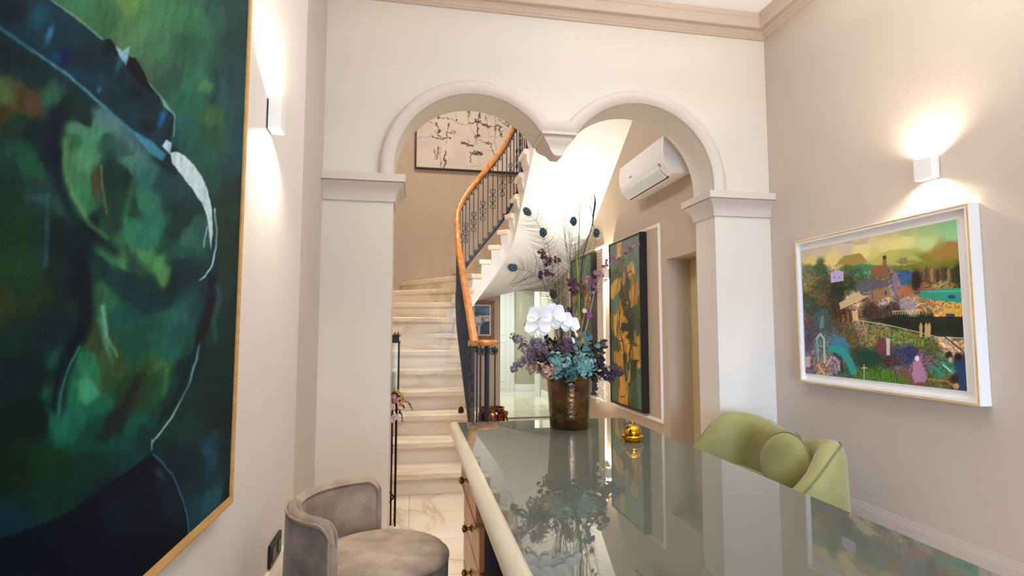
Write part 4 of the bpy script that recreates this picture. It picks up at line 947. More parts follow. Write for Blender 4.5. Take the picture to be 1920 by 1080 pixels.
# ---- black ink painting on the stair hall's back wall
def ink_art(U, V, P):
    px, py = to_px(P); u, v = (px-770)*6.75, (py-180)*6.75
    p = Painter(u, v); p.c[:] = (222, 208, 194)
    t = fbm(u/160, v/120, 4, 3)-0.5; p.c *= (1+0.10*t)[..., None]
    wx = 22*(fbm(u/34, v/34, 61, 3)-0.5)*2; wy = 22*(fbm(u/34+9, v/34, 67, 3)-0.5)*2; p.x, p.y = u+wx, v+wy
    K, D = (34, 28, 24), (96, 80, 64)
    dry = np.clip((fbm(u/9, v/9, 71, 3)-0.30)*5, 0.25, 1)
    def st(pts, w, c=K, a=0.9, soft=5, w1=None): p.line(pts, w, c, soft, a*dry, w1=w1)
    for pts, w, c in [
        ([(180,320),(225,290),(270,255)], 26, K), ([(355,195),(365,235),(362,275)], 34, K), ([(370,280),(520,290),(590,325),(640,365),(700,370),(740,345)], 6, K),
        ([(130,460),(150,370),(190,320),(290,330),(330,380)], 5, D), ([(320,330),(350,385),(370,430),(350,470)], 18, K), ([(270,510),(320,540),(400,545),(440,530),(510,535)], 16, K),
        ([(310,440),(340,490),(400,520)], 10, K), ([(485,365),(475,440),(450,500),(445,575)], 10, K), ([(470,470),(540,465),(560,445)], 9, K), ([(485,360),(480,385)], 20, K),
        ([(520,430),(530,450)], 8, K), ([(70,525),(270,520)], 4, D), ([(300,670),(310,730),(300,790)], 16, D), ([(340,650),(345,720),(340,800)], 22, D), ([(370,640),(375,780),(390,900)], 8, D),
        ([(440,700),(430,770),(440,830),(425,905)], 20, K), ([(420,780),(430,900)], 8, K), ([(440,580),(445,700)], 3, D), ([(560,125),(570,150),(560,200),(590,300)], 6, D), ([(560,120),(565,135)], 16, K), ([(585,295),(590,308)], 14, K),
        ([(680,80),(780,70)], 12, K), ([(680,100),(730,180),(745,260)], 10, K), ([(780,70),(770,120),(720,200)], 6, K), ([(820,110),(850,75),(900,70)], 6, K),
        ([(820,165),(900,185),(960,205),(1080,235)], 30, K), ([(880,200),(870,260),(840,320)], 16, K), ([(780,130),(830,175)], 10, D), ([(900,150),(1000,160),(1080,210)], 5, K),
        ([(725,230),(725,300),(735,345)], 8, K), ([(730,345),(820,330),(880,320)], 18, K), ([(820,310),(900,350),(1000,385)], 34, (60,48,40)), ([(845,360),(850,420),(845,490)], 20, K),
        ([(815,510),(870,505)], 34, K), ([(845,530),(820,590),(795,640)], 8, K), ([(650,600),(720,615),(790,635)], 24, K), ([(700,620),(760,640)], 16, K), ([(640,570),(670,600)], 5, K), ([(720,540),(740,600)], 4, K),
        ([(750,360),(770,430),(810,500)], 5, D), ([(950,240),(965,390),(990,520)], 5, K), ([(870,560),(940,590),(1010,605)], 12, K), ([(1015,600),(1025,680),(1060,740),(1095,790)], 10, K), ([(1040,690),(1060,740)], 8, K),
        ([(1080,250),(1075,360),(1070,480),(1060,580),(1090,700)], 5, K), ([(1050,390),(1100,370),(1150,390),(1120,420)], 18, (56,44,36)), ([(1070,400),(1130,440)], 12, K), ([(1140,480),(1150,510)], 26, K), ([(1120,460),(1170,440)], 8, K),
        ([(1110,290),(1190,360),(1240,400)], 8, K), ([(1200,335),(1250,345),(1230,380)], 18, K), ([(1000,510),(1100,515),(1190,515)], 4, D), ([(770,725),(830,715),(900,735)], 44, K), ([(755,700),(770,850)], 8, K), ([(830,740),(880,880)], 4, D),
        ([(770,880),(890,885)], 6, D), ([(1010,810),(1030,850),(990,860)], 7, K), ([(900,690),(1010,690)], 3, D), ([(930,300),(960,270),(1010,250)], 5, D)]:
        st(pts, w, c)
    # upper part, seen only from nearer the stairs
    for i in range(9):
        x0 = 120+i*150; st([(x0, -60-40*(i % 3)), (x0+70, -160), (x0+40, -260-30*(i % 2))], 10+6*(i % 3), K)
    return p.c
ik = thing('ink_painting', 'wide black ink abstract painting with thin black frame, high on the stair hall back wall', 'painting', (0.75, YH, 3.25))
IX0, IX1, IZ0, IZ1 = 0.009, 1.56, 3.245, 4.42
painted('canvas', (IX0+0.014, YH-0.040, IZ0+0.014), (IX1-IX0-0.028, 0, 0), (0, 0, IZ1-IZ0-0.028), 460, 360, ink_art, paint_mat('ink on canvas', 0.86, 0.7, 0.1), ik)
M_BFR = mat('black frame', (22, 14, 14), 0.4)
def yframe(parent, name, m, y, back, x0, x1, z0, z1, w):
    b = MB(); b.loops([[(x0+q, d, z0+q), (x1-q, d, z0+q), (x1-q, d, z1-q), (x0+q, d, z1-q)] for q, d in ((0, back), (0, y), (w, y), (w, back))], caps=False)
    return b.build(name, m, parent)
yframe(ik, 'frame', M_BFR, YH-0.048, YH-0.001, IX0, IX1, IZ0, IZ1, 0.018)
b = MB(); b.box(IX0+0.01, YH-0.036, IZ0+0.01, IX1-0.01, YH-0.001, IZ1-0.01); b.build('backing', mat('backing board', (120, 90, 60), 0.8), ik)

# ---- two tall figure panels on the hall's right wall
def fig_art(px0):
    def f(U, V, P):
        # canvas-space artwork: s across (0 far left .. 1 right), t down
        s, t = U*100, (1-V)*200
        p = Painter(s+1.6*(fbm(s/14, t/14, 3+px0)-0.5)*2, t+2*(fbm(s/14, t/14, 9+px0)-0.5)*2)
        p.base([(10,8,92,116,96),(30,10,196,152,70),(55,10,96,116,98),(85,10,104,130,116),(90,30,100,124,110),(60,25,90,112,94),(12,28,90,116,84),(10,40,74,92,60),(40,35,96,96,60),(70,38,176,132,56),(92,45,84,108,90),(20,48,204,158,84),(45,50,180,132,70),(12,60,188,146,80),(35,60,70,84,66),(60,56,60,78,60),(82,55,150,116,50),(92,62,180,140,56),(20,70,104,120,90),(50,70,180,136,44),(78,70,204,152,50),(90,75,84,96,50),(10,80,70,84,46),(30,82,150,116,44),(50,84,190,136,40),(75,82,50,62,36),(90,90,84,92,40),(10,95,120,110,40),(30,98,186,138,44),(50,98,160,116,36),(70,96,50,60,34),(90,105,80,90,50),(20,108,150,120,40),(45,106,38,46,24),(65,108,90,96,40),(50,115,206,140,44),(30,118,160,120,40),(88,118,160,140,40),(10,122,60,70,34),(70,124,110,100,36),(25,130,80,80,30),(45,130,170,120,40),(60,132,196,136,40),(85,130,150,130,40),(12,142,70,76,34),(30,146,186,140,48),(50,145,50,54,26),(66,148,150,116,40),(90,145,150,120,40),(12,158,40,46,30),(35,156,150,112,38),(60,160,80,84,32),(88,158,70,90,60),(15,170,64,76,36),(40,172,196,130,40),(70,172,84,84,28),(92,172,60,96,76),(12,184,74,80,36),(42,186,200,138,36),(70,188,60,68,32),(90,190,50,92,80)], 6.0, 0.6)
        Y_, O_, G1, G2, G3 = (206, 162, 78), (200, 138, 44), (92, 116, 98), (66, 82, 52), (40, 50, 32)
        for c_, q in ((Y_, [(24,0),(42,0),(38,24),(26,24)]), (G1, [(0,0),(24,0),(26,26),(0,30)]), (G1, [(42,0),(100,0),(100,34),(60,38)]), (G2, [(2,34),(30,30),(40,42),(6,48)]), (Y_, [(62,34),(80,28),(84,44),(66,46)]), (Y_, [(4,50),(34,44),(40,60),(6,70)]), (G1, [(84,40),(100,40),(100,62),(90,64)]),
                      (G2, [(40,56),(62,50),(66,74),(46,78)]), (O_, [(66,62),(92,54),(92,80),(70,84)]), (G1, [(2,72),(26,66),(34,84),(6,90)]), (O_, [(34,78),(48,78),(52,96),(36,104)]), (G2, [(52,78),(70,84),(84,82),(84,94),(56,96)]), (G3, [(60,96),(78,92),(80,122),(62,124)]), (O_, [(26,92),(44,98),(44,124),(28,126)]), (Y_, [(12,92),(24,90),(24,118),(14,122)]),
                      (G3, [(38,100),(64,102),(62,114),(40,114)]), (O_, [(46,112),(62,112),(60,124),(46,126)]), (G2, [(84,96),(98,94),(98,120),(86,122)]), (Y_, [(82,118),(96,116),(92,128),(80,128)]), (O_, [(56,124),(68,122),(66,146),(56,148)]), (Y_, [(76,128),(92,126),(92,142),(78,144)]), (G2, [(4,118),(20,120),(20,136),(4,136)]), (O_, [(10,136),(24,136),(24,152),(10,152)]), (O_, [(28,136),(42,136),(42,154),(28,154)]),
                      (G3, [(4,154),(30,156),(28,164),(4,164)]), (G3, [(66,146),(86,144),(84,164),(68,166)]), (Y_, [(86,140),(96,140),(96,152),(88,154)]), (G2, [(44,150),(64,148),(60,170),(46,170)]), (Y_, [(56,158),(66,156),(64,172),(56,172)]), (G2, [(4,166),(30,166),(30,184),(4,182)]), (O_, [(34,164),(48,162),(50,182),(36,182)]), (G2, [(60,172),(84,168),(84,188),(62,190)]), (G1, [(86,160),(98,158),(98,198),(88,198)]), (O_, [(26,182),(54,180),(54,198),(26,198)]), (G2, [(4,184),(24,184),(24,198),(4,198)])):
            p.poly(q, c_, 1.6, 0.85)
        lb = fbm(s/3.2, t/18, 91+px0, 3)-0.5; p.c = p.c*(1+0.34*lb)[..., None]
        p.x, p.y = s, t
        K = (34, 38, 28)
        for pts, w in [([(46,34),(42,46),(44,60),(40,76),(46,92)], 5), ([(54,34),(60,48),(58,62),(64,76),(58,92)], 5), ([(44,40),(30,46),(22,60),(26,78)], 3), ([(58,42),(74,40),(86,56),(80,78)], 3), ([(40,52),(36,66),(44,78),(58,80)], 8), ([(48,66),(46,80),(52,88)], 12), ([(36,86),(24,110),(22,132),(34,142)], 4), ([(60,86),(72,104),(70,126),(62,140)], 7), ([(50,90),(62,96),(66,116),(56,118)], 12), ([(38,108),(62,106)], 12), ([(40,120),(46,134),(46,156),(52,170)], 7), ([(66,136),(60,156),(54,172)], 6), ([(14,118),(30,124),(44,122)], 4), ([(60,126),(80,124),(92,128)], 3), ([(62,146),(80,148),(92,144)], 4), ([(76,150),(72,166),(62,176),(54,172)], 4), ([(54,170),(52,184),(44,190),(30,192)], 3), ([(54,176),(62,190),(68,198)], 3), ([(84,78),(88,110),(84,130)], 3), ([(12,118),(18,140),(10,160)], 4), ([(26,88),(20,120),(26,150)], 3), ([(44,44),(40,60),(46,74),(60,74),(64,58),(58,44)], 4), ([(34,86),(30,104),(38,120)], 5), ([(60,84),(80,92),(82,112)], 4), ([(68,124),(84,128)], 5), ([(66,144),(86,146)], 5), ([(30,156),(44,160)], 5), ([(48,20),(50,34)], 5), ([(44,26),(56,24)], 4)]:
            p.line(pts, w*0.45, K, 0.9, 0.85)
        p.line([(54, 172), (48, 188)], 1.6, (206, 180, 120), 1, 0.8); p.line([(56, 172), (64, 194)], 1.6, (206, 180, 120), 1, 0.8); p.line([(50, 30), (46, 44)], 1.4, (214, 180, 120), 1, 0.7)
        x = fbm(s/6, t/6, 77, 3)-0.5; p.c = p.c*(1+0.3*x)[..., None]
        return p.c
    return f
M_FIG = paint_mat('figure panel oil', 0.9, 0.4)
def fig_panel(y0, y1, z0, z1, seed, lab):
    t = thing('figure_painting', lab, 'painting', (XH, (y0+y1)/2, z0), group='tall figure paintings on the hall wall')
    xf = XH-0.062
    painted('canvas', (xf+0.006, y1-0.014, z0+0.014), (0, -(y1-y0-0.028), 0), (0, 0, z1-z0-0.028), 220, 430, fig_art(seed), M_FIG, t)
    frame(t, 'frame', M_BFR, 'x', xf, XH-0.001, y0, y1, z0, z1, 0.016)
    b = MB(); b.box(xf+0.010, y0+0.01, z0+0.01, XH-0.001, y1-0.01, z1-0.01); b.build('backing', mat('backing board', (120, 90, 60), 0.8), t)
fig_panel(4.135, 4.84, 0.497, 1.955, 0, 'tall green and ochre abstract figure painting in deep black frame, nearest the doorway')
fig_panel(5.36, 6.08, 0.50, 1.955, 40, 'second tall green and ochre figure painting, farther along the hall, half hidden behind the flowers')

# ---- small picture under the stairs
def village(U, V, P):
    s, t = U*100, (1-V)*150; p = Painter(s+2*(fbm(s/9, t/9, 2)-0.5)*2, t+3*(fbm(s/9, t/9, 5)-0.5)*2); p.c[:] = (90, 132, 176)
    p.poly([(-5,36),(20,28),(36,36),(60,34),(80,44),(105,40),(105,60),(-5,60)], (70, 66, 60), 3); p.poly([(-5,52),(105,48),(105,155),(-5,155)], (214, 204, 186), 3)
    p.x, p.y = s, t
    for q, c in (([(8,60),(40,56),(40,84),(10,86)], (232,226,212)), ([(44,66),(66,60),(68,96),(46,98)], (130,132,132)), ([(70,58),(98,56),(98,78),(72,80)], (226,216,198)), ([(10,90),(44,88),(42,104),(10,106)], (150,160,158)), ([(40,104),(62,86),(98,80),(98,150),(36,150)], (20,34,62)), ([(50,120),(86,104),(92,140),(56,146)], (28,62,96)), ([(8,108),(20,108),(20,150),(8,150)], (30,26,30)), ([(22,110),(36,108),(36,150),(22,150)], (206,204,196))): p.poly(q, c, 2.5, 0.9)
    for x_, y_ in ((24,48),(52,50),(74,62),(14,56),(88,66),(50,64)): p.blob(x_, y_, 8, 4, (44,40,40), 0.9)
    return p.c
sp_ = thing('village_picture', 'small picture of white village houses in a wide gold wood frame, under the stairs', 'picture', (0.91, YH, 1.04))
SX0, SX1, SZ0, SZ1 = 0.74, 1.060, 1.035, 1.528
M_GFR = mat('gilt wood frame', (150, 98, 36), 0.4, col2=(116, 72, 26), nscale=14)
yframe(sp_, 'frame', M_GFR, YH-0.03, YH-0.001, SX0, SX1, SZ0, SZ1, 0.046)
b = MB(); b.box(SX0+0.03, YH-0.016, SZ0+0.03, SX1-0.03, YH-0.001, SZ1-0.03); b.build('mount', M_WHITE, sp_)
painted('print', (SX0+0.060, YH-0.017, SZ0+0.060), (SX1-SX0-0.12, 0, 0), (0, 0, SZ1-SZ0-0.12), 70, 110, village, paint_mat('village print', 0.8, 0.4), sp_)

# ------------------------------------------------------------------ wall sconces (up and down light)
M_BULB = mat('lamp glow', (1.0, 0.93, 0.82), 0.5, emit=(1.0, 0.86, 0.66, 10))
def sconce(wx, nx, yc, zc, w, h, d, lab, power, group=None, ang_=96):
    t = thing('wall_sconce', lab, 'wall lamp', (wx, yc, zc), group)
    xo = wx+nx*d
    b = MB(); x0, x1 = min(wx+nx*0.005, xo), max(wx+nx*0.005, xo); tk = 0.004
    # hollow square body open above and below
    b.loops([[(x0+q, yc-w/2+q, z), (x1-q, yc-w/2+q, z), (x1-q, yc+w/2-q, z), (x0+q, yc+w/2-q, z)] for q, z in ((0, zc-h/2), (0, zc+h/2), (tk, zc+h/2), (tk, zc-h/2))]+[[(x0, yc-w/2, zc-h/2), (x1, yc-w/2, zc-h/2), (x1, yc+w/2, zc-h/2), (x0, yc+w/2, zc-h/2)]], caps=False)
    b.build('housing', M_SCONCE, t, bevel=0.0015)
    b = MB(); b.box(min(wx, wx+nx*0.006), yc-w*0.40, zc-h*0.44, max(wx, wx+nx*0.006), yc+w*0.40, zc+h*0.44); b.build('wall_plate', M_BLACK if nx > 0 else M_SCONCE, t)
    for s in (1, -1):
        b = MB(); b.lathe([(0, -0.004), (0.012, -0.004), (0.012, 0.004), (0, 0.004)], (wx+nx*d*0.62, yc, zc+s*h*0.18), 16); b.build('bulb', M_BULB, t)
        spot('sconce_beam', (wx+nx*d*0.62, yc, zc+s*h*0.44), (wx+nx*d*0.62, yc, zc+s*3), power, (1.0, 0.86, 0.68), 150, 0.9, 0.01)
    return t
sconce(XL, 1, 1.820, 1.845, 0.060, 0.105, 0.045, 'white box wall sconce glowing up and down, right of the large green painting', 20)
sconce(XR, -1, 1.962, 1.855, 0.085, 0.090, 0.045, 'white box wall sconce glowing above the framed townscape on the right wall', 18)
sconce(XH, -1, 5.005, 1.70, 0.07, 0.09, 0.05, 'wall sconce between the two tall figure paintings, mostly behind the flowers', 42)

# ------------------------------------------------------------------ socket on left skirting
sk = thing('wall_socket', 'black double wall socket just above the left skirting behind the taupe chair', 'socket', (XL, 2.09, 0.40))
b = MB(); b.box(XL, 2.0, 0.362, XL+0.010, 2.155, 0.437); b.build('plate', M_BLACK, sk, bevel=0.002)
for y in (2.037, 2.117):
    b = MB(); b.box(XL+0.010, y-0.022, 0.378, XL+0.013, y+0.022, 0.421); b.build('outlet', mat('socket insert', (40, 38, 36), 0.4), sk, bevel=0.001)

# ------------------------------------------------------------------ air conditioner
M_AC = mat('white plastic', (0.82, 0.78, 0.74), 0.35); M_ACD = mat('dark slot', (18, 18, 18), 0.6); M_ACV = mat('silver vane', (0.80, 0.84, 0.82), 0.15, coat=0.6)
ac = thing('air_conditioner', 'white split air conditioner unit high on the hall right wall, seen through the right arch', 'air conditioner', (XH, 3.77, 2.22))
ay0, ay1 = 3.375, 4.165
acp = [(XH-0.001, 2.235), (XH-0.10, 2.215), (XH-0.145, 2.222), (XH-0.180, 2.248), (XH-0.207, 2.285), (XH-0.220, 2.32), (XH-0.223, 2.40), (XH-0.215, 2.47), (XH-0.19, 2.488), (XH-0.12, 2.495), (XH-0.001, 2.495)]
b = MB(); b.loops([[(XH-(XH-x)*s, y, 2.36+(z-2.36)*s) for x, z in acp] for y, s in ((ay0, 0.965), (ay0+0.012, 1), (ay1-0.012, 1), (ay1, 0.965))]); b.build('housing', M_AC, ac, smooth=35)
b = MB(); vp = [(XH-0.148, 2.217), (XH-0.184, 2.243), (XH-0.210, 2.281), (XH-0.219, 2.281), (XH-0.192, 2.238), (XH-0.152, 2.209)]
b.loops([[(x, y, z) for x, z in vp] for y in (ay0+0.09, ay1-0.03)]); b.build('louvre', M_ACV, ac, smooth=30)
b = MB(); b.loops([[(x, y, z) for x, z in ((XH-0.128, 2.214), (XH-0.146, 2.2105), (XH-0.150, 2.216), (XH-0.13, 2.222))] for y in (ay0+0.09, ay1-0.03)]); b.build('air_slot', M_ACD, ac)
b = MB(); b.box(XH-0.2245, 3.90, 2.335, XH-0.222, 3.94, 2.343); b.build('badge', mat('grey mark', (120, 116, 110), 0.5), ac)
for y, z in ((ay0+0.055, 2.29), (ay0+0.035, 2.272)):
    b = MB(); b.box(XH-0.2195, y, z, XH-0.212, y+0.02, z+0.006); b.build('sticker', mat('grey mark', (120, 116, 110), 0.5), ac)

# ------------------------------------------------------------------ added frames round the unseen ceiling fill lights
for i, (x, y) in enumerate(ROOM_FILLS):
    if i >= 3: continue
    t = thing('fill_downlight', ('added ceiling fill light nearest the left wall, out of view', 'added ceiling fill light nearest the right wall, out of view', 'added ceiling fill light nearest the arches, out of view')[i], 'ceiling lamp', (x, y, ZC))
    b = MB(); b.loops([[(x-q, y-q, z), (x+q, y-q, z), (x+q, y+q, z), (x-q, y+q, z)] for q, z in ((0.155, ZC-0.001), (0.17, ZC-0.001), (0.17, ZC-0.012), (0.155, ZC-0.012))], caps=False); b.build('trim_ring', M_WHITE, t)

pd_ = thing('added_bowl_uplighter', 'added white bowl uplighter brightening the reception ceiling, out of view overhead', 'ceiling lamp', (1.3, 1.5, 2.5))  # unseen bowl added to hold the ceiling uplight
b = MB(); b.lathe([(0.0, 2.52), (0.12, 2.54), (0.22, 2.60), (0.27, 2.67), (0.262, 2.67), (0.215, 2.61), (0.12, 2.552), (0.0, 2.535)], (1.3, 1.5, 0), 40); b.build('bowl', M_WHITE, pd_, smooth=60)
for j in range(3):
    a = 2*PI*j/3; b = MB(); b.tube([(1.3+0.255*math.cos(a), 1.5+0.255*math.sin(a), 2.665), (1.3, 1.5, 3.10)], 0.003, 6); b.build('hanging_rod', M_WHITE, pd_)
b = MB(); b.lathe([(0, 3.09), (0.05, 3.10), (0.055, ZC-0.001), (0, ZC-0.001)], (1.3, 1.5, 0), 24); b.build('ceiling_rose', M_WHITE, pd_)

fu = thing('added_floor_uplighter', 'added low white drum holding the soffit fill light, hidden behind the desk', 'floor lamp', (1.35, 5.1, 0))  # unseen drum added around the soffit fill light
b = MB(); b.lathe([(0, 0), (0.13, 0), (0.14, 0.02), (0.14, 0.09), (0.13, 0.095), (0.125, 0.03), (0, 0.028)], (1.35, 5.1, 0), 32); b.build('drum', M_WHITE, fu, smooth=40)

# ------------------------------------------------------------------ tall wire lantern by the stair
M_WIRE = mat('dark bronze wire', (44, 26, 20), 0.45, metal=0.7, noise=0.3, nscale=50)
M_GOLDL = mat('antique gold', (140, 104, 44), 0.35, metal=1.0, noise=0.4, nscale=40)
lx, ly = -0.112, 3.425
ln = thing('floor_lantern', 'tall slim dark metal lantern on wire legs, beside the left pier at the stair foot', 'lantern', (lx, ly, 0))
W_ = 0.036
for dx in (-1, 1):
    for dy in (-1, 1):
        b = MB(); b.box(lx+dx*W_-0.005, ly+dy*W_-0.005, 0.77, lx+dx*W_+0.005, ly+dy*W_+0.005, 1.09); b.build('corner_post', M_BLACK, ln)
for x_, y_ in ((0.030, -0.030), (0.004, -0.010), (-0.030, -0.030), (0.026, 0.034)):
    b = MB(); b.tube([(lx+x_, ly+y_, 0), (lx+x_*0.96, ly+y_, 0.76)], 0.0055, 6); b.build('leg', M_WIRE, ln, smooth=60)
for s in (1, -1):
    b = MB(); b.tube(catmull([(lx-0.055, ly-W_, 0.17+s*0.045), (lx-0.01, ly-W_, 0.17+s*0.034), (lx+0.022, ly-W_, 0.17)], 6), 0.005, 6); b.build('leg_brace', M_WIRE, ln, smooth=60)
b = MB(); b.box(lx-W_-0.008, ly-W_-0.008, 0.755, lx+W_+0.008, ly+W_+0.008, 0.78); b.build('lantern_base', M_BLACK, ln, bevel=0.003)
b = MB(); b.box(lx-W_-0.009, ly-W_-0.009, 1.078, lx+W_+0.009, ly+W_+0.009, 1.086); b.box(lx-W_-0.009, ly-W_-0.009, 1.118, lx+W_+0.009, ly+W_+0.009, 1.126); b.box(lx-W_, ly-W_, 1.08, lx+W_, ly+W_, 1.125); b.build('lantern_head', M_BLACK, ln, bevel=0.002)
b = MB()
for j in range(10):
    a = 2*PI*j/10; x, y = lx+0.034*math.cos(a), ly+0.034*math.sin(a)
    b.add([(x-0.009*math.sin(a), y+0.009*math.cos(a), 1.124), (x+0.009*math.sin(a), y-0.009*math.cos(a), 1.124), (x*1.0+0.004*math.cos(a), y+0.004*math.sin(a), 1.146+0.006*(j % 2)), (x-0.004*math.cos(a), y-0.004*math.sin(a), 1.124)], [(0,1,2), (1,3,2), (3,0,2)])
b.lathe([(0.026, 1.122), (0.036, 1.122), (0.036, 1.130), (0.026, 1.130)], (lx, ly, 0), 20, caps=False); b.build('crown', M_GOLDL, ln)
for i, (x0, y0, x1, y1) in enumerate(((lx-W_, ly-W_, lx+W_, ly-W_+0.002), (lx+W_-0.002, ly-W_, lx+W_, ly+W_), (lx-W_, ly+W_-0.002, lx+W_, ly+W_), (lx-W_, ly-W_, lx-W_+0.002, ly+W_))):
    b = MB(); b.box(x0, y0, 0.78, x1, y1, 1.078); b.build('glass_pane', M_CLEAR, ln)
b = MB(); b.lathe([(0, 0.781), (0.018, 0.781), (0.018, 0.90), (0.0, 0.902)], (lx, ly, 0), 16); tag(b.build('pillar_candle', mat('ivory wax', (226, 214, 180), 0.5), loc=(lx, ly, 0.781)), 'ivory pillar candle standing inside the tall floor lantern', 'candle')

# ------------------------------------------------------------------ vase and flowers
VX, VY = 0.642, 2.200
M_VASE = mat('bronze lustre glaze', (116, 80, 40), 0.22, metal=0.75, col2=(50, 34, 20), nscale=16, detail=9, bump=0.25, bscale=70, coat=0.4)
vase = lathe_thing('flower_vase', [(0.0, 0.0), (0.076, 0.0), (0.0795, 0.004), (0.0815, 0.05), (0.0865, 0.13), (0.0915, 0.20), (0.0935, 0.218), (0.091, 0.221), (0.0885, 0.218), (0.085, 0.19), (0.0, 0.185)], (VX, VY, DZT), M_VASE, 'tall tapered bronze glazed vase with speckled lustre standing on the glass desk top', 'vase', 56)
R_ = random.Random(11)
def rnd(a, b_): return a+(b_-a)*R_.random()
def rvec():
    while True:
        v = Vector((rnd(-1,1), rnd(-1,1), rnd(-1,1)))
        if 0.1 < v.length < 1: return v.normalized()
def fm(name, col, col2=None, **k): return mat(name, col, k.pop('rough', 0.6), col2=col2, nscale=k.pop('nscale', 60), **k)
def petal(b, c, n, d, L, W, cup=0.15, tip=0.2):
    """one petal: base at c, growing along d, face normal n"""
    d = d.normalized(); n = (n-d*n.dot(d)).normalized(); s = d.cross(n)
    rows = ((0.0, 0.16), (0.3, 0.72), (0.62, 1.0), (0.86, 0.80), (1.0, tip)); vs = []
    for t, w in rows:
        lift = n*(L*cup*math.sin(t*PI*0.9))
        for q in (-1, 0, 1): vs.append(c+d*(L*t)+s*(W*0.5*w*q)+lift+n*(abs(q)*W*0.12))
    fs = []
    for i in range(4):
        for j in range(2): fs.append((i*3+j, i*3+j+1, i*3+j+4, i*3+j+3))
    b.add(vs, fs)
def floret(b, c, n, r, k=4, cup=0.25, wr=0.9, ph=None):
    n = n.normalized(); a = n.orthogonal().normalized(); bb_ = n.cross(a); p0 = rnd(0, 6.28) if ph is None else ph
    for i in range(k):
        t = p0+2*PI*i/k; d = (a*math.cos(t)+bb_*math.sin(t)+n*0.15).normalized(); petal(b, c, n, d, r, r*wr, cup)
def stem(b, pts, r0=0.0016, r1=0.0008, n=5):
    q = catmull(pts, 6); b.tube(q, [r0+(r1-r0)*i/(len(q)-1) for i in range(len(q))], n); return q
ROOT = Vector((VX, VY, DZT+0.19))
def thingR(name, lab, cat, group=None): return thing(name, lab, cat, ROOT, group)
M_STEM = fm('green stem', (74, 92, 48)); M_DSTEM = fm('dark stem', (52, 40, 34)); M_PSTEM = fm('pale twig', (190, 168, 140))

# peacock feathers
M_BARB = fm('feather barbs', (44, 40, 32), (30, 34, 28)); M_SHAFT = fm('feather shaft', (70, 56, 36))
M_EYE1 = mat('feather eye bronze green', (24, 44, 40), 0.5); M_EYE2 = mat('feather eye teal', (14, 78, 96), 0.4); M_EYE3 = mat('feather eye blue', (6, 12, 30), 0.4)
def feather(tip, mids, lab, bl=0.085, seed=0):
    t = thingR('peacock_feather', lab, 'feather', 'peacock feathers in the bronze vase')
    pts = [ROOT+Vector((rnd(-.02,.02), rnd(-.02,.02), 0))]+mids+[tip]
    q = catmull(pts, 12)
    b = MB(); b.tube(q, [0.0016-0.001*i/(len(q)-1) for i in range(len(q))], 5); b.build('shaft', M_SHAFT, t)
    b = MB(); view = Vector((0.15, -1, 0.05)).normalized(); n = len(q)
    Lq = n*3
    for i in range(int(n*0.35)*3, Lq-3):
        f = i/3; i0 = int(f); fr = f-i0; p = q[i0].lerp(q[min(i0+1, n-1)], fr); d = (q[min(i0+1, n-1)]-q[max(i0-1, 0)]).normalized()
        u = (i/Lq-0.35)/0.65; side = d.cross(view).normalized()
        for s in (-1, 1):
            if R_.random() < 0.45: continue
            l = bl*1.15*(0.5+0.5*math.sin(min(1, u*1.25)*PI*0.8+0.3))*rnd(0.65, 1.15)*(1.0 if u < 0.85 else 0.5)
            e1 = p+side*s*l*0.5+d*l*0.25; e2 = p+side*s*l+d*l*rnd(0.6, 0.95)+view*rnd(-0.01, 0.01)+Vector((0, 0, -0.15*l))
            w = 0.00062
            b.add([p+d*w, p-d*w, e1-d*w*0.8, e1+d*w*0.8], [(0,1,2,3)]); b.add([e1+d*w*.8, e1-d*w*.8, e2], [(0,1,2)])
    d = (q[-1]-q[-4]).normalized(); side = d.cross(view).normalized()
    for j in range(54):
        a = 2*PI*j/54+rnd(-.05, .05); r1 = rnd(0.026, 0.040); e = d*math.sin(a)+side*math.cos(a)*0.8; w = side*0.0004
        b.add([tip+e*0.010+w, tip+e*0.010-w, tip+e*r1+d*0.006], [(0, 1, 2)])
    b.build('barbs', M_BARB, t)
    d = (q[-1]-q[-4]).normalized(); side = d.cross(view).normalized(); face = side.cross(d).normalized()
    if face.dot(view) < 0: face = -face
    for nm, m_, rx, ry, off, lift in (('eye_ring', M_EYE1, 0.0155, 0.0195, 0.0, 0.001), ('eye_teal', M_EYE2, 0.0095, 0.0110, -0.003, 0.0026), ('eye_centre', M_EYE3, 0.0055, 0.0060, -0.005, 0.0040)):
        b = MB(); vs = []; N_ = 26 if nm != 'eye_ring' else 90
        for layer in (1, -1):
            for j in range(N_):
                a = 2*PI*j/N_; jag = 1.0 if nm != 'eye_ring' else (0.92+0.22*R_.random() if layer == 1 else 0.9)
                vs.append(tip+d*(off+ry*jag*math.sin(a))+side*(rx*jag*math.cos(a))+face*(lift+layer*0.0006))
        b.add(vs, [tuple(range(N_)), tuple(range(N_, 2*N_))[::-1]]+[(j, (j+1) % N_, (j+1) % N_+N_, j+N_) for j in range(N_)]); b.build(nm, m_, t)
feather(at(988, 397, 2.16), [at(1052, 620, 2.2), at(1036, 500, 2.18), at(1014, 430, 2.16)], 'peacock feather with dark eye, highest one on the left side of the vase')
feather(at(1018, 436, 2.12), [at(1050, 620, 2.16), at(1038, 560, 2.14), at(1026, 500, 2.12)], 'peacock feather with blue eye upright left of centre, over the white orchids')
feather(at(1075, 415, 2.20), [at(1066, 620, 2.2), at(1068, 540, 2.2), at(1070, 470, 2.2)], 'peacock feather with bright blue eye standing in the centre among grass blades')
feather(at(1118, 437, 2.24), [at(1080, 620, 2.22), at(1096, 560, 2.22), at(1108, 500, 2.23)], 'peacock feather leaning right with its teal eye against the tan wall')
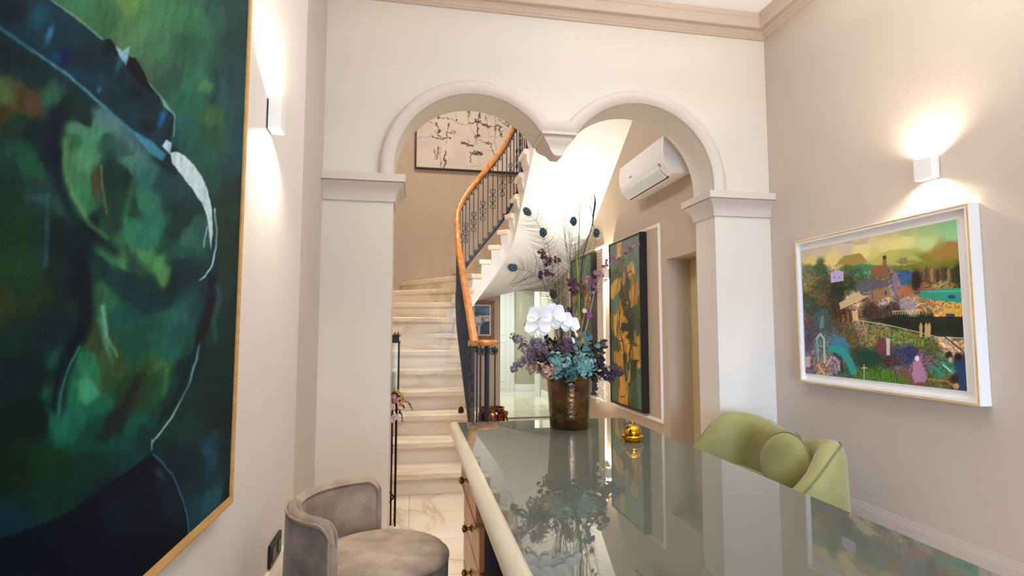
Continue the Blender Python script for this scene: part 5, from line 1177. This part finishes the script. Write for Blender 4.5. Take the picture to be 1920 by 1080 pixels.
feather(at(961, 502, 2.10), [at(1045, 630, 2.14), at(1034, 560, 2.12), at(1004, 515, 2.10)], 'peacock feather drooping far left with its eye near the marble step ends', 0.10)
feather(at(1037, 552, 2.26), [at(1060, 640, 2.24), at(1052, 600, 2.26)], 'short peacock feather low behind the white orchid blooms', 0.06)

# grass and reed blades
M_GR1 = fm('dark green blade', (58, 72, 34), (44, 50, 28)); M_GR2 = fm('lime blade', (142, 162, 52), (112, 138, 44)); M_GR3 = fm('black reed', (24, 24, 22))
def blade(pts, w, m_, lab, grp='grass blades in the bronze vase', name='grass_blade', cat='leaf'):
    q = catmull(pts, 8); b = MB(); n = len(q)
    ws = [w*(0.35+0.65*math.sin(min(1, (i+1)/n*1.2)*PI*0.78))*(1 if i < n*0.8 else max(0.06, (n-i)/(n*0.2))) for i in range(n)]
    b.tube(q, ws, 6, flat=(1.0, 0.28)); o = b.build(name, m_, smooth=60, loc=tuple(q[0])); return tag(o, lab, cat, grp)
blade([ROOT, at(1072,560,2.2), at(1060,450,2.2), at(1064,390,2.2), at(1084,342,2.2)], 0.0026, M_GR1, 'tallest thin dark grass blade rising from the vase and bending right')
blade([ROOT, at(1070,560,2.22), at(1068,440,2.22), at(1070,390,2.22), at(1085,353,2.22)], 0.0022, M_GR1, 'thin dark grass blade just right of the tallest one')
blade([ROOT, at(1084,560,2.18), at(1086,440,2.18), at(1088,385,2.18), at(1098,356,2.18)], 0.0042, M_GR2, 'lime green grass blade pointing up right of centre')
blade([ROOT, at(1088,580,2.2), at(1084,470,2.2), at(1090,410,2.2), at(1102,396,2.2), at(1110,412,2.2)], 0.0022, M_GR1, 'thin grass blade arching over to the right below the black reed')
blade([ROOT, at(1080,560,2.14), at(1058,440,2.14), at(1056,385,2.14)], 0.0030, M_GR1, 'straight dark grass blade left of the central peacock eye')
blade([ROOT, at(1084,600,2.12), at(1082,520,2.12), at(1078,455,2.12)], 0.013, M_GR2, 'broad lime green leaf standing upright low in the centre')
blade([ROOT, at(1094,600,2.14), at(1096,510,2.14), at(1112,440,2.14), at(1114,400,2.16)], 0.0036, M_GR2, 'lime grass blade following the black reed')
blade([ROOT, at(1076,600,2.24), at(1076,480,2.24), at(1066,440,2.24), at(1060,380,2.24), at(1082,396,2.24)], 0.0018, M_GR1, 'thin grass blade crossing behind the central peacock eye')
blade([ROOT, at(1086,600,2.16), at(1092,490,2.16), at(1108,430,2.16), at(1114,395,2.16), at(1113,368,2.16)], 0.0050, M_GR3, 'black reed with thick curled tip, tallest on the right side', None, 'black_reed', 'reed')
b = MB(); b.tube(catmull([at(1111,428,2.16), at(1113,400,2.16), at(1116,380,2.155), at(1114,362,2.16)], 6), [0.001+0.0034*math.sin(PI*i/18) for i in range(19)], 6); b.tube(catmull([at(1112,410,2.16), at(1108,392,2.15), at(1105,384,2.15)], 4), [0.0016]*8+[0.0008], 5); _r = b.build('reed_tip', M_GR3, smooth=60); _r.parent = bpy.data.objects['black_reed']; _r.matrix_parent_inverse = Matrix.Translation(-bpy.data.objects['black_reed'].location)
blade([ROOT, at(1030,570,2.12), at(1010,500,2.12), at(997,462,2.12)], 0.0028, M_GR1, 'short dark blade leaning left toward the marble steps')
blade([ROOT, at(1040,570,2.12), at(1026,440,2.12), at(1018,384,2.12)], 0.0014, M_GR1, 'hair-thin blade above the left blue peacock eye')
for i, (x, y, lab) in enumerate(((1046, 470, 'bare brown twig left of the vase centre'), (1056, 500, 'bare brown twig behind the dark blossoms'), (1100, 520, 'bare brown twig right of the lime leaf'), (1034, 505, 'bare brown twig leaning left behind purple blossoms'), (1120, 540, 'bare brown twig leaning right near the wall light'))):
    q = [ROOT, at(1060+(x-1075)*0.3, 640, 2.18), at(x, y, 2.18+0.02*i)]; b = MB(); m_ = stem(b, q, 0.0018, 0.0007)
    for j in range(8):
        p = m_[int(len(m_)*(0.3+0.08*j))]; b.tube([p, p+Vector((rnd(-.03,.03), rnd(-.02,.02), rnd(.02,.05)))], 0.0006, 4)
    tag(b.build('twig', M_DSTEM, loc=tuple(ROOT)), lab, 'twig', 'bare twigs in the vase')

for i in range(16):
    x, y = rnd(1036, 1118), rnd(545, 615); yy = rnd(2.10, 2.28); q = [ROOT+Vector((rnd(-.03,.03), rnd(-.03,.03), 0)), at(1060+(x-1075)*0.5, 650, yy), at(x, y, yy)]; b = MB(); m_ = stem(b, q, 0.0018, 0.0008)
    for j in range(7):
        p = m_[int(len(m_)*(0.35+0.09*j))]; b.tube([p, p+Vector((rnd(-.02,.02), rnd(-.015,.015), rnd(.01,.035)))], 0.0007, 4)
    tag(b.build('twig', M_DSTEM if i % 3 else M_PSTEM, loc=tuple(ROOT)), 'thin bare twig among the crowded stems in the middle of the arrangement', 'twig', 'crowded bare twigs')
# blossom sprays
M_PUR = fm('dark purple petals', (92, 38, 54), (48, 20, 34)); M_MAU = fm('mauve petals', (146, 92, 112), (100, 54, 80)); M_PLUM = fm('plum petals', (60, 34, 56), (40, 22, 40))
M_LIL = fm('dusty lilac', (132, 116, 126), (100, 84, 96)); M_TEAL = fm('teal petals', (150, 190, 180), (104, 156, 150)); M_TEALD = fm('grey teal leaf', (84, 128, 124), (60, 100, 98))
M_ORCH = mat('orchid white', (0.88, 0.86, 0.86), 0.5); M_ORCY = fm('orchid lip', (222, 190, 184)); M_PINK = fm('dusty pink petals', (202, 160, 138), (168, 122, 104)); M_DGR = fm('dark foliage', (36, 50, 36), (24, 30, 26))
M_BRN = fm('brown foliage', (66, 44, 38), (44, 30, 28)); M_CREAM = fm('cream blossom', (226, 216, 196)); M_MAG = fm('magenta petals', (176, 66, 172), (130, 40, 130))
def spray(name, lab, cat, pts, heads, m_, sm, grp=None, r=0.012, k=5, n_each=1, wr=0.8):
    t = thingR(name, lab, cat, grp); b = MB(); q = stem(b, pts); 
    b.build('stem', sm, t)
    for (c, s) in heads:
        b = MB(); j = min(range(len(q)), key=lambda i: (q[i]-c).length); 
        for _ in range(n_each):
            cc = c+rvec()*s*0.5*(n_each > 1); nn = (cc-q[j]); nn = (nn.normalized() if nn.length > 1e-4 else rvec())*0.5+Vector((rnd(-.4,.4), -0.8, rnd(-.1,.5)))
            floret(b, cc, nn, r*rnd(0.8, 1.2), k, 0.3, wr)
            b.tube([q[j], cc], 0.0006, 4)
        b.build('blossom', m_, t)
    return t
def along(pts, n, sp, Y=None):
    q = catmull(pts, 10); return [(q[int((0.45+0.55*i/(n-1))*(len(q)-1))]+Vector((rnd(-sp,sp), rnd(-sp,sp), rnd(-sp,sp))), sp) for i in range(n)]
P1 = [ROOT, at(1050,610,2.12), at(1030,540,2.08), at(1016,482,2.08)]
spray('purple_blossom_spray', 'dark purple blossom spray leaning left below the blue peacock eyes', 'flowers', P1, [(at(x, y, 2.08), 0.02) for x, y in ((1013,473),(1020,480),(1028,487),(1036,487),(1024,494),(1044,492),(1018,516),(1026,514),(1034,517))], M_PUR, M_DSTEM, 'purple blossom sprays in the vase', 0.0105, 5, 3)
P2 = [ROOT, at(1072,620,2.08), at(1072,560,2.07), at(1076,520,2.07)]
spray('purple_blossom_spray', 'dark purple blossom spray upright in the centre over the orchids', 'flowers', P2, [(at(x, y, 2.07), 0.02) for x, y in ((1066,530),(1074,527),(1082,532),(1072,540),(1078,548),(1090,538),(1062,586),(1068,580))], M_PUR, M_DSTEM, 'purple blossom sprays in the vase', 0.0105, 5, 3)
P3 = [ROOT, at(1098,620,2.16), at(1112,560,2.16), at(1128,516,2.16), at(1160,480,2.16), at(1196,458,2.16)]
spray('mauve_blossom_spray', 'long arching spray of mauve and plum blossoms reaching right across the figure painting', 'flowers', P3, [(at(x, y, 2.16), 0.02) for x, y in ((1176,458),(1184,463),(1192,460),(1182,472),(1166,478),(1158,482),(1148,480),(1140,492),(1134,500),(1150,486),(1172,470),(1128,512),(1122,522))], M_MAU, M_PSTEM, None, 0.0095, 5, 2)
P4 = [ROOT, at(1092,620,2.12), at(1102,560,2.12), at(1108,520,2.12)]
spray('mauve_blossom_spray', 'mauve blossom spray right of the lime leaf, below the arching one', 'flowers', P4, [(at(x, y, 2.12), 0.02) for x, y in ((1096,522),(1104,526),(1110,534),(1100,540),(1114,524),(1108,550),(1118,512))], M_MAU, M_DSTEM, None, 0.010, 5, 2)
P5 = [ROOT+Vector((0.03,-0.03,0.02)), at(1118,672,2.08), at(1140,690,2.08), at(1164,702,2.08)]
spray('plum_blossom_spray', 'dark plum blossoms hanging over the vase rim at right', 'flowers', P5, [(at(x, y, 2.08), 0.015) for x, y in ((1118,670),(1124,676),(1130,682),(1126,690),(1134,694),(1140,700),(1146,708),(1136,708),(1128,700),(1150,700),(1156,698),(1164,702),(1148,692),(1120,684),(1132,672),(1126,664),(1142,714))], M_PLUM, M_DSTEM, None, 0.012, 5, 2)
P6 = [ROOT+Vector((0.05,-0.04,0.01)), at(1116,700,2.07), at(1128,730,2.07), at(1134,756,2.07)]
spray('white_blossom_spray', 'small cream blossom spray trailing down the right side of the vase', 'flowers', P6, [(at(x, y, 2.07), 0.012) for x, y in ((1124,722),(1130,728),(1120,734),(1136,738),(1128,742),(1134,750),(1122,752),(1132,716))], M_CREAM, M_PSTEM, None, 0.012, 4, 1, 0.5)
spray('magenta_blossom', 'single round magenta blossom on a thin stem right of centre', 'flower', [ROOT, at(1092,640,2.12), at(1104,592,2.12)], [(at(1105, 591, 2.11), 0.006)]*1, M_MAG, M_PSTEM, None, 0.011, 7, 6, 0.7)
spray('pale_pink_blossom', 'tiny pale pink blossom just left of the magenta one', 'flower', [ROOT, at(1086,640,2.12), at(1096,584,2.12)], [(at(1096, 583, 2.11), 0.004)], fm('pale pink', (214, 180, 184)), M_PSTEM, None, 0.009, 5, 4, 0.8)
spray('yellow_berry_sprig', 'sprig of small yellow orange buds at the left edge of the white orchids', 'flowers', [ROOT, at(1020,650,2.08), at(990,600,2.06)], [(at(x, y, 2.06), 0.004) for x, y in ((987,603),(992,600),(990,612),(985,608))], fm('yellow buds', (236, 190, 100)), M_DSTEM, None, 0.005, 5, 3, 1.0)
# lilac sprays at left
def plume(lab, pts, rad, m_, n, grp='dusty lilac sprays at the left of the vase'):
    t = thingR('lilac_spray', lab, 'flowers', grp); b = MB(); q = stem(b, pts); b.build('stem', M_DSTEM, t)
    b = MB(); L_ = len(q)
    for i in range(n):
        f = 0.5+0.5*R_.random(); p = q[int(f*(L_-1))]; w = rad*(1.15-abs(f-0.72)*2.4)
        c = p+rvec()*w*rnd(0.3, 1); floret(b, c, (c-p)+Vector((0, -0.01, 0.004)), rnd(0.004, 0.007), 4, 0.3, 0.8)
        if i % 4 == 0: b.tube([p, c], 0.0005, 4)
    b.build('florets', m_, t)
plume('dusty lilac spray pointing up left beside the passage opening', [ROOT, at(1020,670,2.06), at(985,650,2.04), at(962,626,2.04)], 0.030, M_LIL, 170)
plume('dusty lilac spray pointing down left, lowest of the lilac ones', [ROOT, at(1020,672,2.05), at(985,675,2.03), at(958,694,2.03)], 0.026, M_LIL, 170)
plume('dusty lilac spray directly under the white orchids', [ROOT, at(1040,670,2.02), at(1015,650,2.0), at(1000,638,2.0)], 0.036, M_LIL, 190)
plume('dusty mauve spray in the middle between orchids and teal hydrangea', [ROOT, at(1060,670,2.02), at(1062,648,1.99), at(1066,640,1.99)], 0.030, fm('dusty mauve', (112, 82, 100), (80, 56, 72)), 120)
# dark filler foliage mass
t = thingR('foliage_filler', 'dark brown and green filler foliage packed above the vase rim', 'foliage'); t['kind'] = 'stuff'
for m_, nn, off in ((M_DGR, 260, 0.0), (M_BRN, 260, 0.012)):
    b = MB()
    for i in range(nn):
        c = ROOT+Vector((rnd(-0.115, 0.12), rnd(-0.13, 0.06), rnd(0.0, 0.15)+off)); d = rvec(); d.z = abs(d.z)*0.6; d.y -= 0.2
        petal(b, c, rvec(), d, rnd(0.02, 0.042), rnd(0.010, 0.018), 0.2)
    b.build('leaves', m_, t)
for lab, c, dd in (('rosemary-like dark green sprig sticking out to the right above the plum blossoms', [ROOT, at(1098,662,2.06), at(1134,642,2.05)], 0.02),):
    t = thingR('evergreen_sprig', lab, 'foliage'); b = MB(); q = stem(b, c); b.build('stem', M_STEM, t); b = MB()
    for i in range(60):
        p = q[int((0.35+0.65*i/60)*(len(q)-1))]; d = (q[-1]-q[0]).normalized()+rvec()*0.9; petal(b, p, rvec(), d, dd, 0.005, 0.1)
    b.build('needles', M_DGR, t)
# teal eucalyptus leaves and hydrangeas
t = thingR('eucalyptus_sprig', 'blue grey eucalyptus sprig with round leaves, right of the white orchids', 'foliage')
b = MB(); q = stem(b, [ROOT, at(1088,680,2.03), at(1094,650,2.0), at(1104,628,2.0)]); b.build('stem', M_STEM, t); b = MB()
for x, y in ((1082,634),(1090,628),(1088,642),(1096,636),(1104,640),(1100,648),(1110,632),(1092,654),(1106,652),(1084,650),(1114,644),(1098,626)):
    c = at(x, y, 2.0+rnd(-.01,.01)); petal(b, c-Vector((0, 0, 0.01)), Vector((rnd(-.5,.5), -1, rnd(0,.6))), Vector((rnd(-1,1), -0.2, rnd(0,1))), 0.024, 0.022, 0.1, 0.5)
b.build('leaves', M_TEALD, t)
def hydrangea(lab, c, rx, rz, m_, n, fr, grp):
    t = thingR('hydrangea_head', lab, 'flower', grp); b = MB(); stem(b, [ROOT, (ROOT+c)/2+Vector((0,-0.01,0)), c]); b.build('stem', M_STEM, t)
    b = MB(); g = 2.399963
    for i in range(n):
        z = 1-2*(i+0.5)/n; r = math.sqrt(1-z*z); a = g*i; d = Vector((r*math.cos(a), r*math.sin(a), z))
        if d.y > 0.55: continue
        q_ = rnd(0.72, 1.22)*(1+0.22*math.sin(a*0.37+c.x*90)); p = c+Vector((d.x*rx*q_, d.y*rx*0.8*q_, d.z*rz*q_)); floret(b, p, d+rvec()*0.7, fr*rnd(0.75, 1.3), 4, 0.12, 1.1)
    b.build('florets', m_, t)
hydrangea('pale teal hydrangea head at the left front, spilling over the vase rim', at(1050,682,2.06), 0.042, 0.040, M_TEAL, 105, 0.0105, 'teal hydrangea heads')
hydrangea('pale teal hydrangea head at the right front of the vase rim', at(1094,682,2.06), 0.038, 0.038, M_TEAL, 95, 0.0105, 'teal hydrangea heads')
hydrangea('small teal hydrangea head low in the middle between the two larger teal ones', at(1070,698,2.03), 0.024, 0.026, M_TEALD, 50, 0.010, 'teal hydrangea heads')
hydrangea('dusty pink hydrangea head hanging furthest left under the foliage', at(1000,688,2.07), 0.026, 0.022, M_PINK, 60, 0.0085, 'dusty pink hydrangea heads')
hydrangea('dusty pink hydrangea head hanging over the rim left of the teal ones', at(1026,696,2.04), 0.026, 0.022, M_PINK, 60, 0.0085, 'dusty pink hydrangea heads')
hydrangea('brownish red hydrangea head at left between lilac sprays and pink hydrangeas', at(1012,666,2.06), 0.026, 0.024, M_BRN, 60, 0.010, None)
b = MB(); petal(b, at(990,676,2.03), Vector((0,-1,0.1)), Vector((0.1,0,1)), 0.022, 0.02, 0.05, 0.4); b.tube([at(990,676,2.03), at(1010,690,2.06), ROOT], 0.0008, 4); tag(b.build('green_leaf', fm('deep green leaf', (34, 84, 36)), loc=tuple(ROOT)), 'single round deep green leaf left of the vase above the pink hydrangea', 'leaf')
# white orchid
t = thingR('white_orchid_stem', 'arching stem of large white orchid blooms at the left front of the vase', 'orchid')
oc = [(1012,594,1.0,0), (1035,592,1.1,1), (1009,613,1.05,0), (1052,603,0.95,1), (1068,610,0.8,1)]
b = MB(); q = stem(b, [ROOT, at(1056,650,2.02), at(1060,612,1.99), at(1035,598,1.97), at(1010,600,1.96)], 0.002, 0.0012); b.build('stem', M_STEM, t)
for x, y, s, f in oc:
    c = at(x, y, 1.955+0.02*f*rnd(0.5, 1)); n_ = Vector((-0.35+0.5*f*rnd(0.4, 1), -1, 0.12)).normalized(); up_ = Vector((0,0,1)); sd = n_.cross(up_).normalized()
    b = MB(); R0 = 0.044*s
    for ang_, l, w in ((90, 0.95, 0.80), (215, 0.92, 0.78), (325, 0.92, 0.78)):
        a = math.radians(ang_); d = (sd*math.cos(a)+up_*math.sin(a)); petal(b, c-n_*-0.0015, n_, d+n_*0.05, R0*l, R0*w, 0.06, 0.6)
    for ang_ in (165, 15):
        a = math.radians(ang_); d = (sd*math.cos(a)+up_*math.sin(a)); petal(b, c+n_*0.003, n_, d+n_*0.05, R0*1.0, R0*1.45, 0.08, 0.75)
    bl_ = b.build('bloom', M_ORCH, t, smooth=80); sb_ = bl_.modifiers.new('round', 'SUBSURF'); sb_.levels = 2; sb_.render_levels = 2
    b = MB()
    for a in (-0.5, 0, 0.5): petal(b, c+n_*0.004, n_, Vector((a*0.8, -0.7, -0.8)), R0*0.34, R0*0.2, 0.3)
    b.build('lip', M_ORCY, bl_)
for x, y, l in ((1078, 622, 0.022), (1072, 632, 0.028)):
    b = MB(); c = at(x, y, 1.98); d = Vector((0.4, -0.1, -1)).normalized(); b.tube([c, c+d*l*0.35, c+d*l*0.75, c+d*l], [0.001, 0.0055, 0.005, 0.001], 8); b.build('bud', M_ORCH, t, smooth=80)
b = MB(); b.tube(catmull([at(1060,612,1.99), at(1074,618,1.98), at(1078,628,1.98)], 5), 0.0009, 5); b.build('bud_stalk', M_STEM, t)
# flowers tied to the floor lantern
gl = thing('flower_garland', 'garland of pink and yellow flowers with trailing twigs tied to the tall floor lantern', 'garland', (lx+0.02, ly-0.05, 0.78))
gc = lambda px, py: at(px, py, ly-0.055)
for nm, m_, L2, r, k in (('pink_rose', fm('rose pink', (206, 150, 146), (176, 112, 110)), ((742,752),(738,744)), 0.016, 7), ('pale_pink_orchid', fm('pale orchid', (230, 196, 200)), ((735,762),(742,780),(738,786)), 0.020, 5), ('yellow_blossom', fm('yellow blossom', (206, 160, 84)), ((750,738),(746,734),(754,744),(731,768)), 0.011, 5), ('peach_blossom', fm('peach blossom', (208, 140, 104)), ((750,758),(757,752)), 0.012, 6)):
    for x, y in L2:
        b = MB(); c = gc(x, y)
        for i in range(4): floret(b, c+rvec()*r*0.3, Vector((rnd(-.5,.5), -1, rnd(-.3,.5))), r*rnd(0.8,1.1), k, 0.35, 0.8)
        b.build(nm, m_, gl)
M_TW = fm('brown twig leaves', (60, 48, 36))
for i, pts in enumerate(([(745,752),(760,752),(768,758),(773,768)], [(744,765),(752,775),(755,790)], [(738,775),(736,810),(737,850)], [(732,775),(730,800),(731,835)], [(732,745),(728,760),(729,790)])):
    b = MB(); q = stem(b, [gc(*p) for p in pts], 0.0012, 0.0007)
    for j in range(46):
        p = q[int(len(q)*j/46)]; petal(b, p, rvec(), rvec(), 0.009, 0.006, 0.1)
    b.build('trailing_twig', M_TW, gl)
b = MB()
for i in range(50):
    petal(b, gc(rnd(730,756), rnd(738,778))+Vector((0, 0.02, 0)), rvec(), rvec(), 0.018, 0.012)
b.build('leaves', M_BRN, gl)
